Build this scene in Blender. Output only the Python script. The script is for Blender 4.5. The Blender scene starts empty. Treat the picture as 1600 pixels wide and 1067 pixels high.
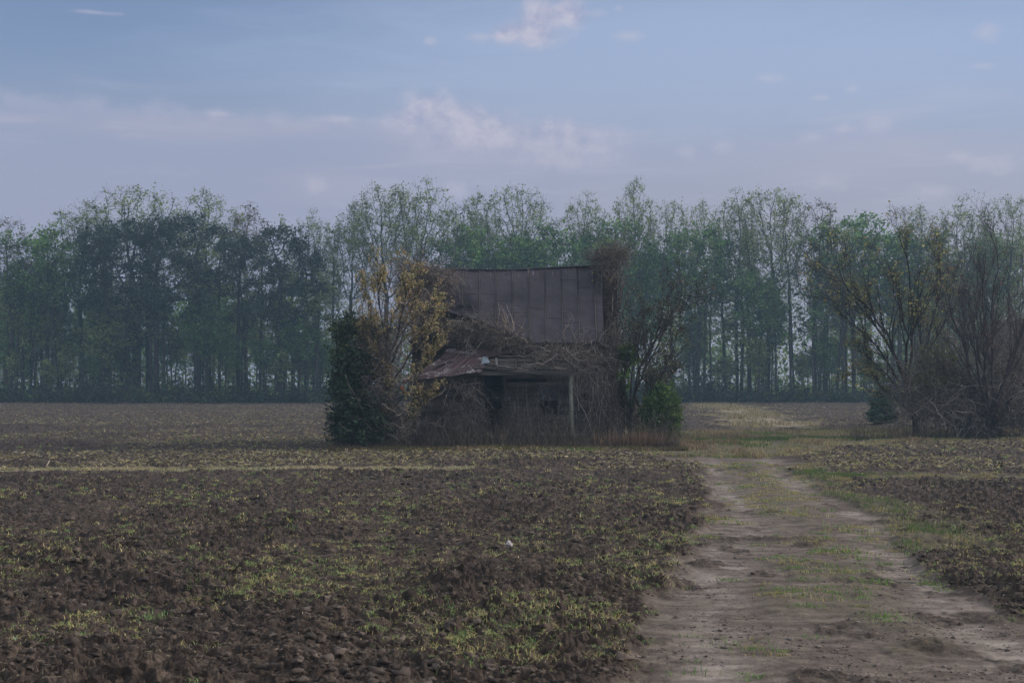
import bpy, math, time
import numpy as np
from mathutils import Vector

T0 = time.time()
scene = bpy.context.scene
COL = scene.collection
F = 2222.0          # focal length in pixels of the 1600 px wide photograph (50 mm)
HZ = 594.0          # row of the horizon in the photograph
CAMZ = 2.7          # eye height


def W(px, py, Y):
    """point at distance Y seen at a pixel (used while measuring the photograph)"""
    return np.array([(px - 800.0) / F * Y, Y, CAMZ + (HZ - py) / F * Y])


# --------------------------------------------------------------------------
# objects
# --------------------------------------------------------------------------
def tag(o, label=None, cat=None, group=None, kind=None):
    if label: o['label'] = label
    if cat: o['category'] = cat
    if group: o['group'] = group
    if kind: o['kind'] = kind
    return o


def empty(name, loc=(0, 0, 0), rz=0.0):
    o = bpy.data.objects.new(name, None)
    COL.objects.link(o)
    o.location = loc
    o.rotation_euler = (0, 0, rz)
    o.empty_display_size = 0.3
    return o


def mesh_np(name, V, Q=None, T=None, col=None, attrs=None, smooth=False, poly_mat=None):
    V = np.asarray(V, np.float32).reshape(-1, 3)
    nq = 0 if Q is None else len(Q)
    nt = 0 if T is None else len(T)
    me = bpy.data.meshes.new(name)
    me.vertices.add(len(V))
    me.vertices.foreach_set('co', V.ravel())
    loops = []
    if nq: loops.append(np.asarray(Q, np.int32).ravel())
    if nt: loops.append(np.asarray(T, np.int32).ravel())
    loops = np.concatenate(loops)
    me.loops.add(len(loops))
    me.loops.foreach_set('vertex_index', loops)
    me.polygons.add(nq + nt)
    st = np.concatenate([np.arange(nq) * 4, nq * 4 + np.arange(nt) * 3]).astype(np.int32)
    me.polygons.foreach_set('loop_start', st)
    try:
        me.polygons.foreach_set('loop_total', np.concatenate([np.full(nq, 4), np.full(nt, 3)]).astype(np.int32))
    except Exception:
        pass
    me.polygons.foreach_set('use_smooth', np.full(nq + nt, bool(smooth)))
    if poly_mat is not None:
        me.polygons.foreach_set('material_index', np.asarray(poly_mat, np.int32))
    if col is not None:
        a = me.color_attributes.new('col', 'FLOAT_COLOR', 'POINT')
        c = np.ones((len(V), 4), np.float32)
        c[:, :3] = col
        a.data.foreach_set('color', c.ravel())
    if attrs:
        for k, v in attrs.items():
            a = me.attributes.new(k, 'FLOAT', 'POINT')
            a.data.foreach_set('value', np.asarray(v, np.float32))
    me.update(calc_edges=True)
    me.validate(verbose=False)
    return me


def obj(name, me, mats, parent=None, loc=None):
    o = bpy.data.objects.new(name, me)
    if not isinstance(mats, (list, tuple)): mats = [mats]
    for m in mats:
        if len(me.materials) < len(mats): me.materials.append(m)
    COL.objects.link(o)
    if parent is not None: o.parent = parent
    if loc is not None: o.location = loc
    return o


class Bag:
    """collects vertices, quads, triangles and a colour per vertex into ONE mesh"""
    def __init__(s):
        s.V = []; s.Q = []; s.T = []; s.C = []; s.n = 0

    def add(s, V, Q=None, T=None, col=(0.5, 0.5, 0.5)):
        V = np.asarray(V, np.float32).reshape(-1, 3)
        if len(V) == 0: return
        if Q is not None and len(Q): s.Q.append(np.asarray(Q, np.int64) + s.n)
        if T is not None and len(T): s.T.append(np.asarray(T, np.int64) + s.n)
        c = np.asarray(col, np.float32)
        if c.ndim == 1: c = np.broadcast_to(c, (len(V), 3))
        s.V.append(V); s.C.append(c); s.n += len(V)

    def arrays(s):
        V = np.concatenate(s.V); C = np.concatenate(s.C)
        Q = np.concatenate(s.Q) if s.Q else None
        T = np.concatenate(s.T) if s.T else None
        return V, Q, T, C

    def mesh(s, name, smooth=False):
        V, Q, T, C = s.arrays()
        return mesh_np(name, V, Q, T, C, smooth=smooth)

    def build(s, name, mat, parent=None, smooth=False, loc=None):
        return obj(name, s.mesh(name, smooth), mat, parent, loc)

    def box(s, c, size, rot=None, col=(0.5, 0.5, 0.5), jit=None):
        sx, sy, sz = np.asarray(size) / 2.0
        v = np.array([[-sx, -sy, -sz], [sx, -sy, -sz], [sx, sy, -sz], [-sx, sy, -sz],
                      [-sx, -sy, sz], [sx, -sy, sz], [sx, sy, sz], [-sx, sy, sz]])
        if jit is not None: v = v + jit
        if rot is not None: v = v @ eul(*rot).T
        q = [[0, 3, 2, 1], [4, 5, 6, 7], [0, 1, 5, 4], [1, 2, 6, 5], [2, 3, 7, 6], [3, 0, 4, 7]]
        s.add(v + np.asarray(c), q, None, col)

    def beam(s, a, b, w, h, col=(0.5, 0.5, 0.5), sub=1, bend=0.0, rng=None):
        """a board from a to b, w along the horizontal side, h upwards"""
        a = np.asarray(a, float); b = np.asarray(b, float)
        d = b - a; L = np.linalg.norm(d); d = d / L
        up = np.array([0, 0, 1.0]) if abs(d[2]) < 0.9 else np.array([0, 1.0, 0])
        sd = np.cross(d, up); sd /= np.linalg.norm(sd); up = np.cross(sd, d)
        n = sub + 1
        t = np.linspace(0, 1, n)
        P = a + d * (t * L)[:, None] - np.outer(bend * 4 * t * (1 - t), up)
        if rng is not None: P = P + rng.normal(0, 0.006, P.shape) * (t * (1 - t) * 4)[:, None]
        ring = np.stack([P - sd * w / 2 - up * h / 2, P + sd * w / 2 - up * h / 2,
                         P + sd * w / 2 + up * h / 2, P - sd * w / 2 + up * h / 2], 1)
        V = ring.reshape(-1, 3)
        Q = []
        for i in range(n - 1):
            for k in range(4):
                Q.append([i * 4 + k, i * 4 + (k + 1) % 4, (i + 1) * 4 + (k + 1) % 4, (i + 1) * 4 + k])
        Q.append([3, 2, 1, 0]); e = (n - 1) * 4
        Q.append([e, e + 1, e + 2, e + 3])
        s.add(V, Q, None, col)


def eul(rx, ry, rz):
    cx, sx, cy, sy, cz, sz = math.cos(rx), math.sin(rx), math.cos(ry), math.sin(ry), math.cos(rz), math.sin(rz)
    Rx = np.array([[1, 0, 0], [0, cx, -sx], [0, sx, cx]])
    Ry = np.array([[cy, 0, sy], [0, 1, 0], [-sy, 0, cy]])
    Rz = np.array([[cz, -sz, 0], [sz, cz, 0], [0, 0, 1]])
    return Rz @ Ry @ Rx


# --------------------------------------------------------------------------
# noise
# --------------------------------------------------------------------------
def _hash(ix, iy, seed):
    h = (ix.astype(np.int64) * 374761393 + iy.astype(np.int64) * 668265263 + seed * 1274126177) & 0xffffffff
    h = ((h ^ (h >> 13)) * 1274126177) & 0xffffffff
    return ((h ^ (h >> 16)) & 0xffff) / 65535.0


def vnoise(x, y, seed=0):
    ix = np.floor(x); iy = np.floor(y)
    fx = x - ix; fy = y - iy
    fx = fx * fx * fx * (fx * (fx * 6 - 15) + 10); fy = fy * fy * fy * (fy * (fy * 6 - 15) + 10)
    a = _hash(ix, iy, seed); b = _hash(ix + 1, iy, seed)
    c = _hash(ix, iy + 1, seed); d = _hash(ix + 1, iy + 1, seed)
    return (a + (b - a) * fx) * (1 - fy) + (c + (d - c) * fx) * fy


def fbm(x, y, seed=0, oct=4, gain=0.5):
    s = 0; a = 1.0; t = 0
    for k in range(oct):
        s = s + a * vnoise(x + 17.3 * k, y - 9.1 * k, seed + k * 31); t += a
        a *= gain
        x, y = (x * 0.8 - y * 0.6) * 2.03, (x * 0.6 + y * 0.8) * 2.03
    return s / t


def worley(x, y, seed=0):
    """distance to the nearest cell point and that cell's random value"""
    ix = np.floor(x); iy = np.floor(y)
    best = np.full(np.shape(x), 9.0); val = np.zeros(np.shape(x))
    for dx in (-1, 0, 1):
        for dy in (-1, 0, 1):
            cx = ix + dx; cy = iy + dy
            px = cx + _hash(cx, cy, seed); py = cy + _hash(cx, cy, seed + 7)
            d = (x - px) ** 2 + (y - py) ** 2
            m = d < best
            best = np.where(m, d, best); val = np.where(m, _hash(cx, cy, seed + 13), val)
    return np.sqrt(best), val


def sstep(a, b, x):
    t = np.clip((x - a) / (b - a), 0, 1)
    return t * t * (3 - 2 * t)


# --------------------------------------------------------------------------
# tubes, twigs, leaves
# --------------------------------------------------------------------------
def tubes(P, R, sides=4):
    """P (n,k,3) polylines, R (n,k) radii -> verts, quads"""
    n, k, _ = P.shape
    Tn = np.empty_like(P)
    Tn[:, 1:-1] = P[:, 2:] - P[:, :-2]; Tn[:, 0] = P[:, 1] - P[:, 0]; Tn[:, -1] = P[:, -1] - P[:, -2]
    Tn /= np.linalg.norm(Tn, axis=2, keepdims=True) + 1e-9
    ref = np.where(np.abs(Tn[:, :1, 2:3]) < 0.8, np.array([0, 0, 1.0]), np.array([0.3, 1.0, 0]))
    S = np.cross(Tn, np.broadcast_to(ref, Tn.shape)); S /= np.linalg.norm(S, axis=2, keepdims=True) + 1e-9
    U = np.cross(S, Tn)
    a = np.arange(sides) * 2 * np.pi / sides
    V = P[:, :, None, :] + R[:, :, None, None] * (S[:, :, None, :] * np.cos(a)[None, None, :, None] + U[:, :, None, :] * np.sin(a)[None, None, :, None])
    V = V.reshape(-1, 3)
    base = (np.arange(n) * k * sides)[:, None, None] + (np.arange(k - 1) * sides)[None, :, None]
    j = np.arange(sides); j2 = (j + 1) % sides
    Q = np.stack([base + j, base + j2, base + sides + j2, base + sides + j], -1).reshape(-1, 4)
    return V, Q


def rand_dir(rng, n):
    v = rng.normal(0, 1, (n, 3))
    return v / np.linalg.norm(v, axis=1, keepdims=True)


def twigs(bag, rng, B, D, L, r, col, droop=0.0, sides=3, seg=3):
    """curved tapering twigs from points B along D"""
    n = len(B)
    if n == 0: return
    t = np.linspace(0, 1, seg + 1)
    bendv = rand_dir(rng, n) * 0.25
    P = B[:, None, :] + D[:, None, :] * (L[:, None] * t)[:, :, None] + bendv[:, None, :] * (L[:, None] * t ** 2)[:, :, None]
    P[:, :, 2] -= droop * (L[:, None] * t ** 2)
    P[:, 1:-1] += rng.normal(0, 0.04, P[:, 1:-1].shape) * L[:, None, None]
    R = np.asarray(r).reshape(-1, 1) * (1 - 0.75 * t)[None, :]
    V, Q = tubes(P, np.broadcast_to(R, (n, seg + 1)), sides)
    c = np.asarray(col, float)
    if c.ndim == 2: c = np.repeat(c, (seg + 1) * sides, 0)
    bag.add(V, Q, None, c)
    return P


def leaves(bag, rng, P, size, cols, aspect=1.6, up=0.0, var=0.35):
    """one pointed quad per leaf at the points P; cols (m,3) palette"""
    n = len(P)
    if n == 0: return
    A = rand_dir(rng, n); A[:, 2] *= 0.7
    A /= np.linalg.norm(A, axis=1, keepdims=True)
    Nn = rand_dir(rng, n); Nn[:, 2] += up
    B = np.cross(A, Nn); B /= np.linalg.norm(B, axis=1, keepdims=True) + 1e-9
    s = size * np.exp(rng.normal(0, var, n))
    a = A * (s * aspect / 2)[:, None]; b = B * (s / 2)[:, None]
    V = np.stack([P - a, P + b - a * 0.1, P + a, P - b - a * 0.1], 1).reshape(-1, 3)
    Q = np.arange(n * 4).reshape(n, 4)
    cols = np.asarray(cols)
    c = cols[rng.integers(0, len(cols), n)] * np.exp(rng.normal(0, 0.18, (n, 1)))
    sp = fbm(P[:, 0] / (size * 7) + P[:, 1] / (size * 9), P[:, 2] / (size * 6) - P[:, 1] / (size * 11), 77, 2) - 0.5
    c = c * np.exp(1.3 * sp)[:, None]
    bag.add(V, Q, None, np.repeat(c, 4, 0))


def in_ellipsoids(rng, ells, n):
    """random points in a union of ellipsoids (cx,cy,cz,rx,ry,rz[,weight])"""
    w = np.array([(e[6] if len(e) > 6 else 1.0) * e[3] * e[4] * e[5] for e in ells]); w /= w.sum()
    k = rng.choice(len(ells), n, p=w)
    E = np.array([e[:6] for e in ells], float)[k]
    d = rand_dir(rng, n) * (rng.random((n, 1)) ** 0.38)
    return E[:, :3] + d * E[:, 3:6]


def colonize(rng, start, attr, step, infl, kill, iters=120, up=0.05, jit=0.15, maxn=6000):
    nodes = [np.asarray(p, float) for p in start]
    par = [-1] + list(range(len(start) - 1))
    nch = [1] * (len(start) - 1) + [0]
    A = attr.copy()
    N = np.array(nodes)
    d = np.linalg.norm(A[:, None] - N[None], axis=2)
    ni = d.argmin(1); nd = d.min(1)
    for it in range(iters):
        if len(A) == 0 or len(nodes) > maxn: break
        rad = infl if it > 3 else 1e9
        m = nd < rad
        if not m.any():
            m = nd <= nd.min() + 1e-6
        dirs = {}
        vec = A[m] - np.array(nodes)[ni[m]]
        vec /= np.linalg.norm(vec, axis=1, keepdims=True) + 1e-9
        idx = ni[m]
        uq, inv = np.unique(idx, return_inverse=True)
        S = np.zeros((len(uq), 3)); np.add.at(S, inv, vec)
        S /= np.linalg.norm(S, axis=1, keepdims=True) + 1e-9
        S += rng.normal(0, jit, S.shape); S[:, 2] += up
        S /= np.linalg.norm(S, axis=1, keepdims=True) + 1e-9
        new = []
        for u, s in zip(uq, S):
            if nch[u] >= 3: continue
            nch[u] += 1
            nodes.append(nodes[u] + s * step); par.append(int(u)); nch.append(0)
            new.append(len(nodes) - 1)
        if not new:
            bad = np.isin(ni, uq)
            A = A[~(bad & m)]; nd = nd[~(bad & m)]; ni = ni[~(bad & m)]
            continue
        NP = np.array([nodes[i] for i in new])
        d = np.linalg.norm(A[:, None] - NP[None], axis=2)
        k = d.argmin(1); dm = d.min(1)
        better = dm < nd
        nd = np.where(better, dm, nd); ni = np.where(better, np.array(new)[k], ni)
        keep = nd > kill
        A = A[keep]; nd = nd[keep]; ni = ni[keep]
    return np.array(nodes), np.array(par)


def skeleton_mesh(bag, N, par, r0, tip, col, expo=2.3, flare=1.25, rng=None):
    n = len(N)
    R = np.zeros(n); ch = [[] for _ in range(n)]
    for i in range(1, n): ch[par[i]].append(i)
    for i in range(n - 1, -1, -1):
        if not ch[i]: R[i] = tip
        else: R[i] = sum(R[c] ** expo for c in ch[i]) ** (1 / expo)
    # scale big limbs to the wanted trunk radius
    s = math.log(r0 / tip) / max(1e-6, math.log(R[0] / tip))
    R = tip * (R / tip) ** s
    stack = [(0, [])]
    while stack:
        i, chain = stack.pop()
        chain = chain + [i]
        while ch[i]:
            c = sorted(ch[i], key=lambda q: -R[q])
            for o in c[1:]: stack.append((o, [i]))
            i = c[0]; chain.append(i)
        if len(chain) < 2: continue
        P = N[chain]; r = R[chain].copy()
        if chain[0] != 0: r[0] = min(r[0], r[1] * 1.15)
        else:
            r[0] *= flare
        sides = 7 if r.max() > 0.12 else (5 if r.max() > 0.04 else 4)
        V, Q = tubes(P[None], r[None], sides)
        bag.add(V, Q, None, col)
    return R, np.array([len(c) for c in ch])


# --------------------------------------------------------------------------
# materials
# --------------------------------------------------------------------------
def new_mat(name):
    m = bpy.data.materials.new(name); m.use_nodes = True
    nt = m.node_tree
    b = nt.nodes['Principled BSDF']
    return m, nt, b


def N_(nt, t, **kw):
    n = nt.nodes.new(t)
    for k, v in kw.items():
        if k in n.inputs.keys() if isinstance(k, str) else False:
            n.inputs[k].default_value = v
        else:
            setattr(n, k, v)
    return n


def noise_node(nt, scale, detail=6, rough=0.6, vec=None):
    n = nt.nodes.new('ShaderNodeTexNoise')
    n.inputs['Scale'].default_value = scale; n.inputs['Detail'].default_value = detail
    n.inputs['Roughness'].default_value = rough
    if vec is not None: nt.links.new(vec, n.inputs['Vector'])
    return n


def ramp(nt, src, stops):
    r = nt.nodes.new('ShaderNodeValToRGB')
    nt.links.new(src, r.inputs['Fac'])
    el = r.color_ramp.elements
    while len(el) < len(stops): el.new(0.5)
    for e, (p, c) in zip(el, stops):
        e.position = p
        e.color = (c[0], c[1], c[2], 1) if not isinstance(c, (int, float)) else (c, c, c, 1)
    return r


def mix(nt, a, b, fac, mode='MIX'):
    n = nt.nodes.new('ShaderNodeMix'); n.data_type = 'RGBA'; n.blend_type = mode
    for s, i in ((a, 6), (b, 7)):
        if isinstance(s, (tuple, list)): n.inputs[i].default_value = (s[0], s[1], s[2], 1)
        else: nt.links.new(s, n.inputs[i])
    if isinstance(fac, (int, float)): n.inputs[0].default_value = fac
    else: nt.links.new(fac, n.inputs[0])
    return n.outputs[2]


def attr_node(nt, name):
    n = nt.nodes.new('ShaderNodeAttribute'); n.attribute_name = name
    return n


def bump(nt, b, h, strength=0.5, dist=0.02):
    n = nt.nodes.new('ShaderNodeBump')
    n.inputs['Strength'].default_value = strength; n.inputs['Distance'].default_value = dist
    nt.links.new(h, n.inputs['Height']); nt.links.new(n.outputs[0], b.inputs['Normal'])


def leaf_material(name, trans=0.35, rough=0.65, spec=0.25):
    m, nt, b = new_mat(name)
    a = attr_node(nt, 'col')
    b.inputs['Roughness'].default_value = rough
    b.inputs['Specular IOR Level'].default_value = spec
    nt.links.new(a.outputs['Color'], b.inputs['Base Color'])
    tr = nt.nodes.new('ShaderNodeBsdfTranslucent')
    nt.links.new(a.outputs['Color'], tr.inputs['Color'])
    mx = nt.nodes.new('ShaderNodeMixShader'); mx.inputs[0].default_value = trans
    nt.links.new(b.outputs[0], mx.inputs[1]); nt.links.new(tr.outputs[0], mx.inputs[2])
    nt.links.new(mx.outputs[0], nt.nodes['Material Output'].inputs['Surface'])
    return m


def bark_material(name, scale=6.0, spread=0.35):
    m, nt, b = new_mat(name)
    a = attr_node(nt, 'col')
    tc = nt.nodes.new('ShaderNodeTexCoord')
    mp = nt.nodes.new('ShaderNodeMapping'); mp.inputs['Scale'].default_value = (1, 1, 0.18)
    nt.links.new(tc.outputs['Object'], mp.inputs['Vector'])
    n = noise_node(nt, scale, 6, 0.65, mp.outputs[0])
    r = ramp(nt, n.outputs['Fac'], [(0.3, 1 - spread), (0.7, 1 + spread)])
    nt.links.new(mix(nt, a.outputs['Color'], r.outputs[0], 1.0, 'MULTIPLY'), b.inputs['Base Color'])
    b.inputs['Roughness'].default_value = 0.9
    b.inputs['Specular IOR Level'].default_value = 0.15
    bump(nt, b, n.outputs['Fac'], 0.6, 0.03)
    return m


def wood_material(name):
    m, nt, b = new_mat(name)
    a = attr_node(nt, 'col')
    tc = nt.nodes.new('ShaderNodeTexCoord')
    mp = nt.nodes.new('ShaderNodeMapping'); mp.inputs['Scale'].default_value = (0.7, 6, 9)
    nt.links.new(tc.outputs['Object'], mp.inputs['Vector'])
    n = noise_node(nt, 3.0, 8, 0.7, mp.outputs[0])
    n2 = noise_node(nt, 1.3, 5, 0.6, tc.outputs['Object'])
    r = ramp(nt, n.outputs['Fac'], [(0.28, 0.55), (0.5, 1.0), (0.75, 1.35)])
    c = mix(nt, a.outputs['Color'], r.outputs[0], 1.0, 'MULTIPLY')
    r2 = ramp(nt, n2.outputs['Fac'], [(0.35, (0.6, 0.62, 0.6)), (0.65, (1.15, 1.1, 1.05))])
    c = mix(nt, c, r2.outputs[0], 1.0, 'MULTIPLY')
    nt.links.new(c, b.inputs['Base Color'])
    b.inputs['Roughness'].default_value = 0.85
    b.inputs['Specular IOR Level'].default_value = 0.2
    bump(nt, b, n.outputs['Fac'], 0.5, 0.02)
    return m


def metal_roof_material(name, base, rust, pale, rust_amt, pale_amt, metallic=0.35, rough=0.42):
    m, nt, b = new_mat(name)
    tc = nt.nodes.new('ShaderNodeTexCoord')
    mp = nt.nodes.new('ShaderNodeMapping'); mp.inputs['Scale'].default_value = (2.2, 0.35, 0.35)
    nt.links.new(tc.outputs['Object'], mp.inputs['Vector'])
    streak = noise_node(nt, 2.2, 7, 0.62, mp.outputs[0])
    blot = noise_node(nt, 1.1, 8, 0.65, tc.outputs['Object'])
    fine = noise_node(nt, 14, 5, 0.7, tc.outputs['Object'])
    c = mix(nt, base, tuple(x * 0.72 for x in base), ramp(nt, blot.outputs['Fac'], [(0.35, 0), (0.65, 1)]).outputs[0])
    rf = ramp(nt, streak.outputs['Fac'], [(rust_amt, 0), (rust_amt + 0.18, 1)])
    c = mix(nt, c, rust, rf.outputs[0])
    ov = mix(nt, blot.outputs['Fac'], fine.outputs['Fac'], 0.45)
    pf = ramp(nt, ov, [(pale_amt, 0), (pale_amt + 0.05, 1)])
    c = mix(nt, c, pale, pf.outputs[0])
    sepz = nt.nodes.new('ShaderNodeSeparateXYZ'); nt.links.new(tc.outputs['Object'], sepz.inputs[0])
    mr = nt.nodes.new('ShaderNodeMapRange'); mr.inputs[1].default_value = 6.55; mr.inputs[2].default_value = 7.45
    nt.links.new(sepz.outputs[2], mr.inputs[0])
    mp2 = nt.nodes.new('ShaderNodeMapping'); mp2.inputs['Scale'].default_value = (7.0, 0.5, 0.5)
    nt.links.new(tc.outputs['Object'], mp2.inputs['Vector'])
    st2 = noise_node(nt, 2.0, 5, 0.6, mp2.outputs[0])
    ml = nt.nodes.new('ShaderNodeMath'); ml.operation = 'MULTIPLY'
    nt.links.new(ramp(nt, st2.outputs['Fac'], [(0.60, 0), (0.68, 1)]).outputs[0], ml.inputs[0]); nt.links.new(mr.outputs[0], ml.inputs[1])
    c = mix(nt, c, pale, ml.outputs[0])
    st3 = ramp(nt, st2.outputs['Fac'], [(0.33, 1), (0.42, 0)])
    ml3 = nt.nodes.new('ShaderNodeMath'); ml3.operation = 'MULTIPLY'; ml3.inputs[1].default_value = 0.8
    nt.links.new(st3.outputs[0], ml3.inputs[0])
    c = mix(nt, c, rust, ml3.outputs[0])
    if name == 'rusted_roof_metal':      # dirt collected along the standing seams
        sm = nt.nodes.new('ShaderNodeMath'); sm.operation = 'MULTIPLY_ADD'; sm.inputs[1].default_value = 1 / 0.687; sm.inputs[2].default_value = (2.07 - 0.03) / 0.687 + 0.5
        nt.links.new(sepz.outputs[0], sm.inputs[0])
        fr_ = nt.nodes.new('ShaderNodeMath'); fr_.operation = 'FRACT'; nt.links.new(sm.outputs[0], fr_.inputs[0])
        c = mix(nt, c, mix(nt, (0.35, 0.33, 0.33), (1, 1, 1), ramp(nt, fr_.outputs[0], [(0.42, 1), (0.475, 0), (0.525, 0), (0.58, 1)]).outputs[0]), 1.0, 'MULTIPLY')
    nt.links.new(c, b.inputs['Base Color'])
    b.inputs['Metallic'].default_value = metallic
    rr = ramp(nt, blot.outputs['Fac'], [(0.3, rough), (0.7, rough + 0.25)])
    nt.links.new(rr.outputs[0], b.inputs['Roughness'])
    wr = noise_node(nt, 1.6, 3, 0.5, tc.outputs['Object'])
    bump(nt, b, wr.outputs['Fac'], 0.35, 0.06)
    return m


def plain_material(name, c, rough=0.8, scale=4.0, var=0.3):
    m, nt, b = new_mat(name)
    tc = nt.nodes.new('ShaderNodeTexCoord')
    n = noise_node(nt, scale, 7, 0.65, tc.outputs['Object'])
    r = ramp(nt, n.outputs['Fac'], [(0.3, tuple(x * (1 - var) for x in c)), (0.7, tuple(x * (1 + var) for x in c))])
    nt.links.new(r.outputs[0], b.inputs['Base Color'])
    b.inputs['Roughness'].default_value = rough
    bump(nt, b, n.outputs['Fac'], 0.4, 0.02)
    return m


M = {}
M['leaf'] = leaf_material('leaf_tissue', 0.5)
M['needle'] = leaf_material('evergreen_leaf', 0.12, 0.6, 0.3)
M['grass'] = leaf_material('grass_blade', 0.3, 0.75, 0.15)
M['bark'] = bark_material('tree_bark')
M['vine'] = bark_material('vine_bark', 12.0, 0.3)
M['wood'] = wood_material('weathered_wood')
M['roof'] = metal_roof_material('rusted_roof_metal', (0.048, 0.038, 0.053), (0.05, 0.028, 0.03), (0.30, 0.22, 0.22), 0.58, 0.655, 0.15, 0.44)
M['porchmetal'] = metal_roof_material('peeling_porch_metal', (0.088, 0.052, 0.058), (0.08, 0.042, 0.036), (0.46, 0.44, 0.47), 0.55, 0.535, 0.2, 0.5)
M['brick'] = plain_material('chimney_brick', (0.075, 0.05, 0.042), 0.9, 9.0, 0.4)
M['stone'] = plain_material('pale_stone', (0.5, 0.46, 0.44), 0.85, 12, 0.2)
M['cloth_glint'] = plain_material('dirty_white_cloth_glint', (0.42, 0.42, 0.42), 0.9, 14, 0.25)
M['teal'] = plain_material('teal_plastic', (0.04, 0.28, 0.22), 0.4, 10, 0.2)
M['bluemetal'] = plain_material('blue_grey_sheet', (0.2, 0.25, 0.29), 0.5, 8, 0.25)
M['boxmetal'] = plain_material('grey_box_metal', (0.13, 0.13, 0.125), 0.6, 12, 0.25)
gm, nt, b = new_mat('dusty_glass')
b.inputs['Base Color'].default_value = (0.03, 0.035, 0.04, 1); b.inputs['Roughness'].default_value = 0.25
M['glass'] = gm

# --------------------------------------------------------------------------
# the ground: ploughed field, dirt track, grassy verge (one continuous relief)
# --------------------------------------------------------------------------
TY = np.array([8, 11, 13.5, 17, 21, 29, 41, 48, 62, 77, 98, 130, 158, 175])
TX = np.array([2.8, 3.1, 3.45, 3.9, 4.45, 5.65, 6.8, 7.6, 11.0, 14.5, 17.6, 20.5, 22.5, 23.5])
TH = np.array([2.5, 2.4, 2.25, 2.1, 1.9, 1.6, 1.35, 1.4, 1.3, 1.3, 1.3, 1.4, 1.5, 1.5])


def regions(X, Y):
    wob = (fbm(X / 2.1, Y / 3.5, 5, 3) - 0.5)
    wob2 = (fbm(X / 0.5, Y / 0.8, 6, 3) - 0.5)
    c = np.interp(Y, TY, TX) + (vnoise(Y / 9.0, Y * 0, 3) - 0.5) * 0.5
    h = np.interp(Y, TY, TH)
    d = np.abs(X - c) - h                       # <0 inside the lane
    e = wob * 1.1 + wob2 * 0.5
    track = 1 - sstep(-0.12, 0.22, d + e)
    track = track * (Y < 50.5)
    # the turning place in front of the house
    cross = (1 - sstep(0, 0.6, np.abs(Y - 47.4) - 1.5 + wob * 1.2 + wob2 * .6)) * sstep(4.7, 5.6, X + wob) * (1 - sstep(9.2, 10.0, X + wob))
    track = np.maximum(track, cross)
    ro = h * 0.66
    rut = np.maximum(np.exp(-((X - c + ro) / (0.42 + 0.1 * wob)) ** 2), np.exp(-((X - c - ro) / 0.42) ** 2))
    rut = rut * (d < 0.3) * sstep(0.30, 0.62, fbm(X / 0.9, Y / 1.8, 14, 4) + 0.08)
    lane_far = (Y >= 50.5) * (d < 0.5)
    # grassy band
    ylo = np.interp(X, [-9, -7.5, -6.5, 4.2, 5.2, 9, 10, 13, 16.5, 22, 40], [70, 58, 53.4, 53.0, 49.6, 49.6, 50.4, 56, 61.2, 63.5, 64])
    yhi = np.interp(X, [-7, 6, 9, 14, 22, 40], [72, 72, 73, 76, 76, 75])
    gb = sstep(-0.5, 0.6, Y - ylo + wob * 2.6) * (1 - sstep(-1, 2.5, Y - yhi + wob * 8)) * (X > -8.5)
    # narrow strips left between the worked pieces
    s1 = np.exp(-((Y - 42.4 + wob * 1.2) / 0.55) ** 2) * (X < 5.0) * sstep(0.36, 0.55, fbm(X / 3.5, Y * 0 + 2, 8, 2) + (X < -4.5) * 0.22)
    s2 = np.exp(-((Y - 39.9 + wob * 1.0) / 0.75) ** 2) * (X > 8.2) * sstep(0.3, 0.5, fbm(X / 3.0, Y * 0 + 5, 9, 2) + 0.12)
    # far grassy spit along the old lane
    s3 = (Y > 80) * (1 - sstep(0.2, 2.5, np.abs(X - np.interp(Y, TY, TX)) - 0.6 - 0.008 * (Y - 80) + wob * 7))
    # right hand margin of the lane
    s4 = (1 - sstep(0.2, 0.9, np.abs(d - 0.5 + wob * 1.5))) * (X > c) * (Y > 22) * (Y < 46) * (0.05 + 0.95 * fbm(X / 0.9, Y / 1.6, 16, 3))
    grass = np.clip(np.maximum.reduce([gb, s1, s2, s3, s4]), 0, 1)
    # tufty middle of the lane
    mid = (1 - sstep(0.0, 0.5, np.abs(X - c) - h * 0.3)) * (Y < 46) * sstep(0.40, 0.58, fbm(X / 1.1, Y / 2.5, 12, 3) + 0.14 * sstep(20, 30, Y))
    plough = np.clip(1 - np.maximum(track, grass), 0, 1)
    global TAN
    TAN = np.clip(np.maximum(s1, s3 * (Y > 84) * 0.8), 0, 1)
    return track, rut, grass, mid * track, plough, lane_far


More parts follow.
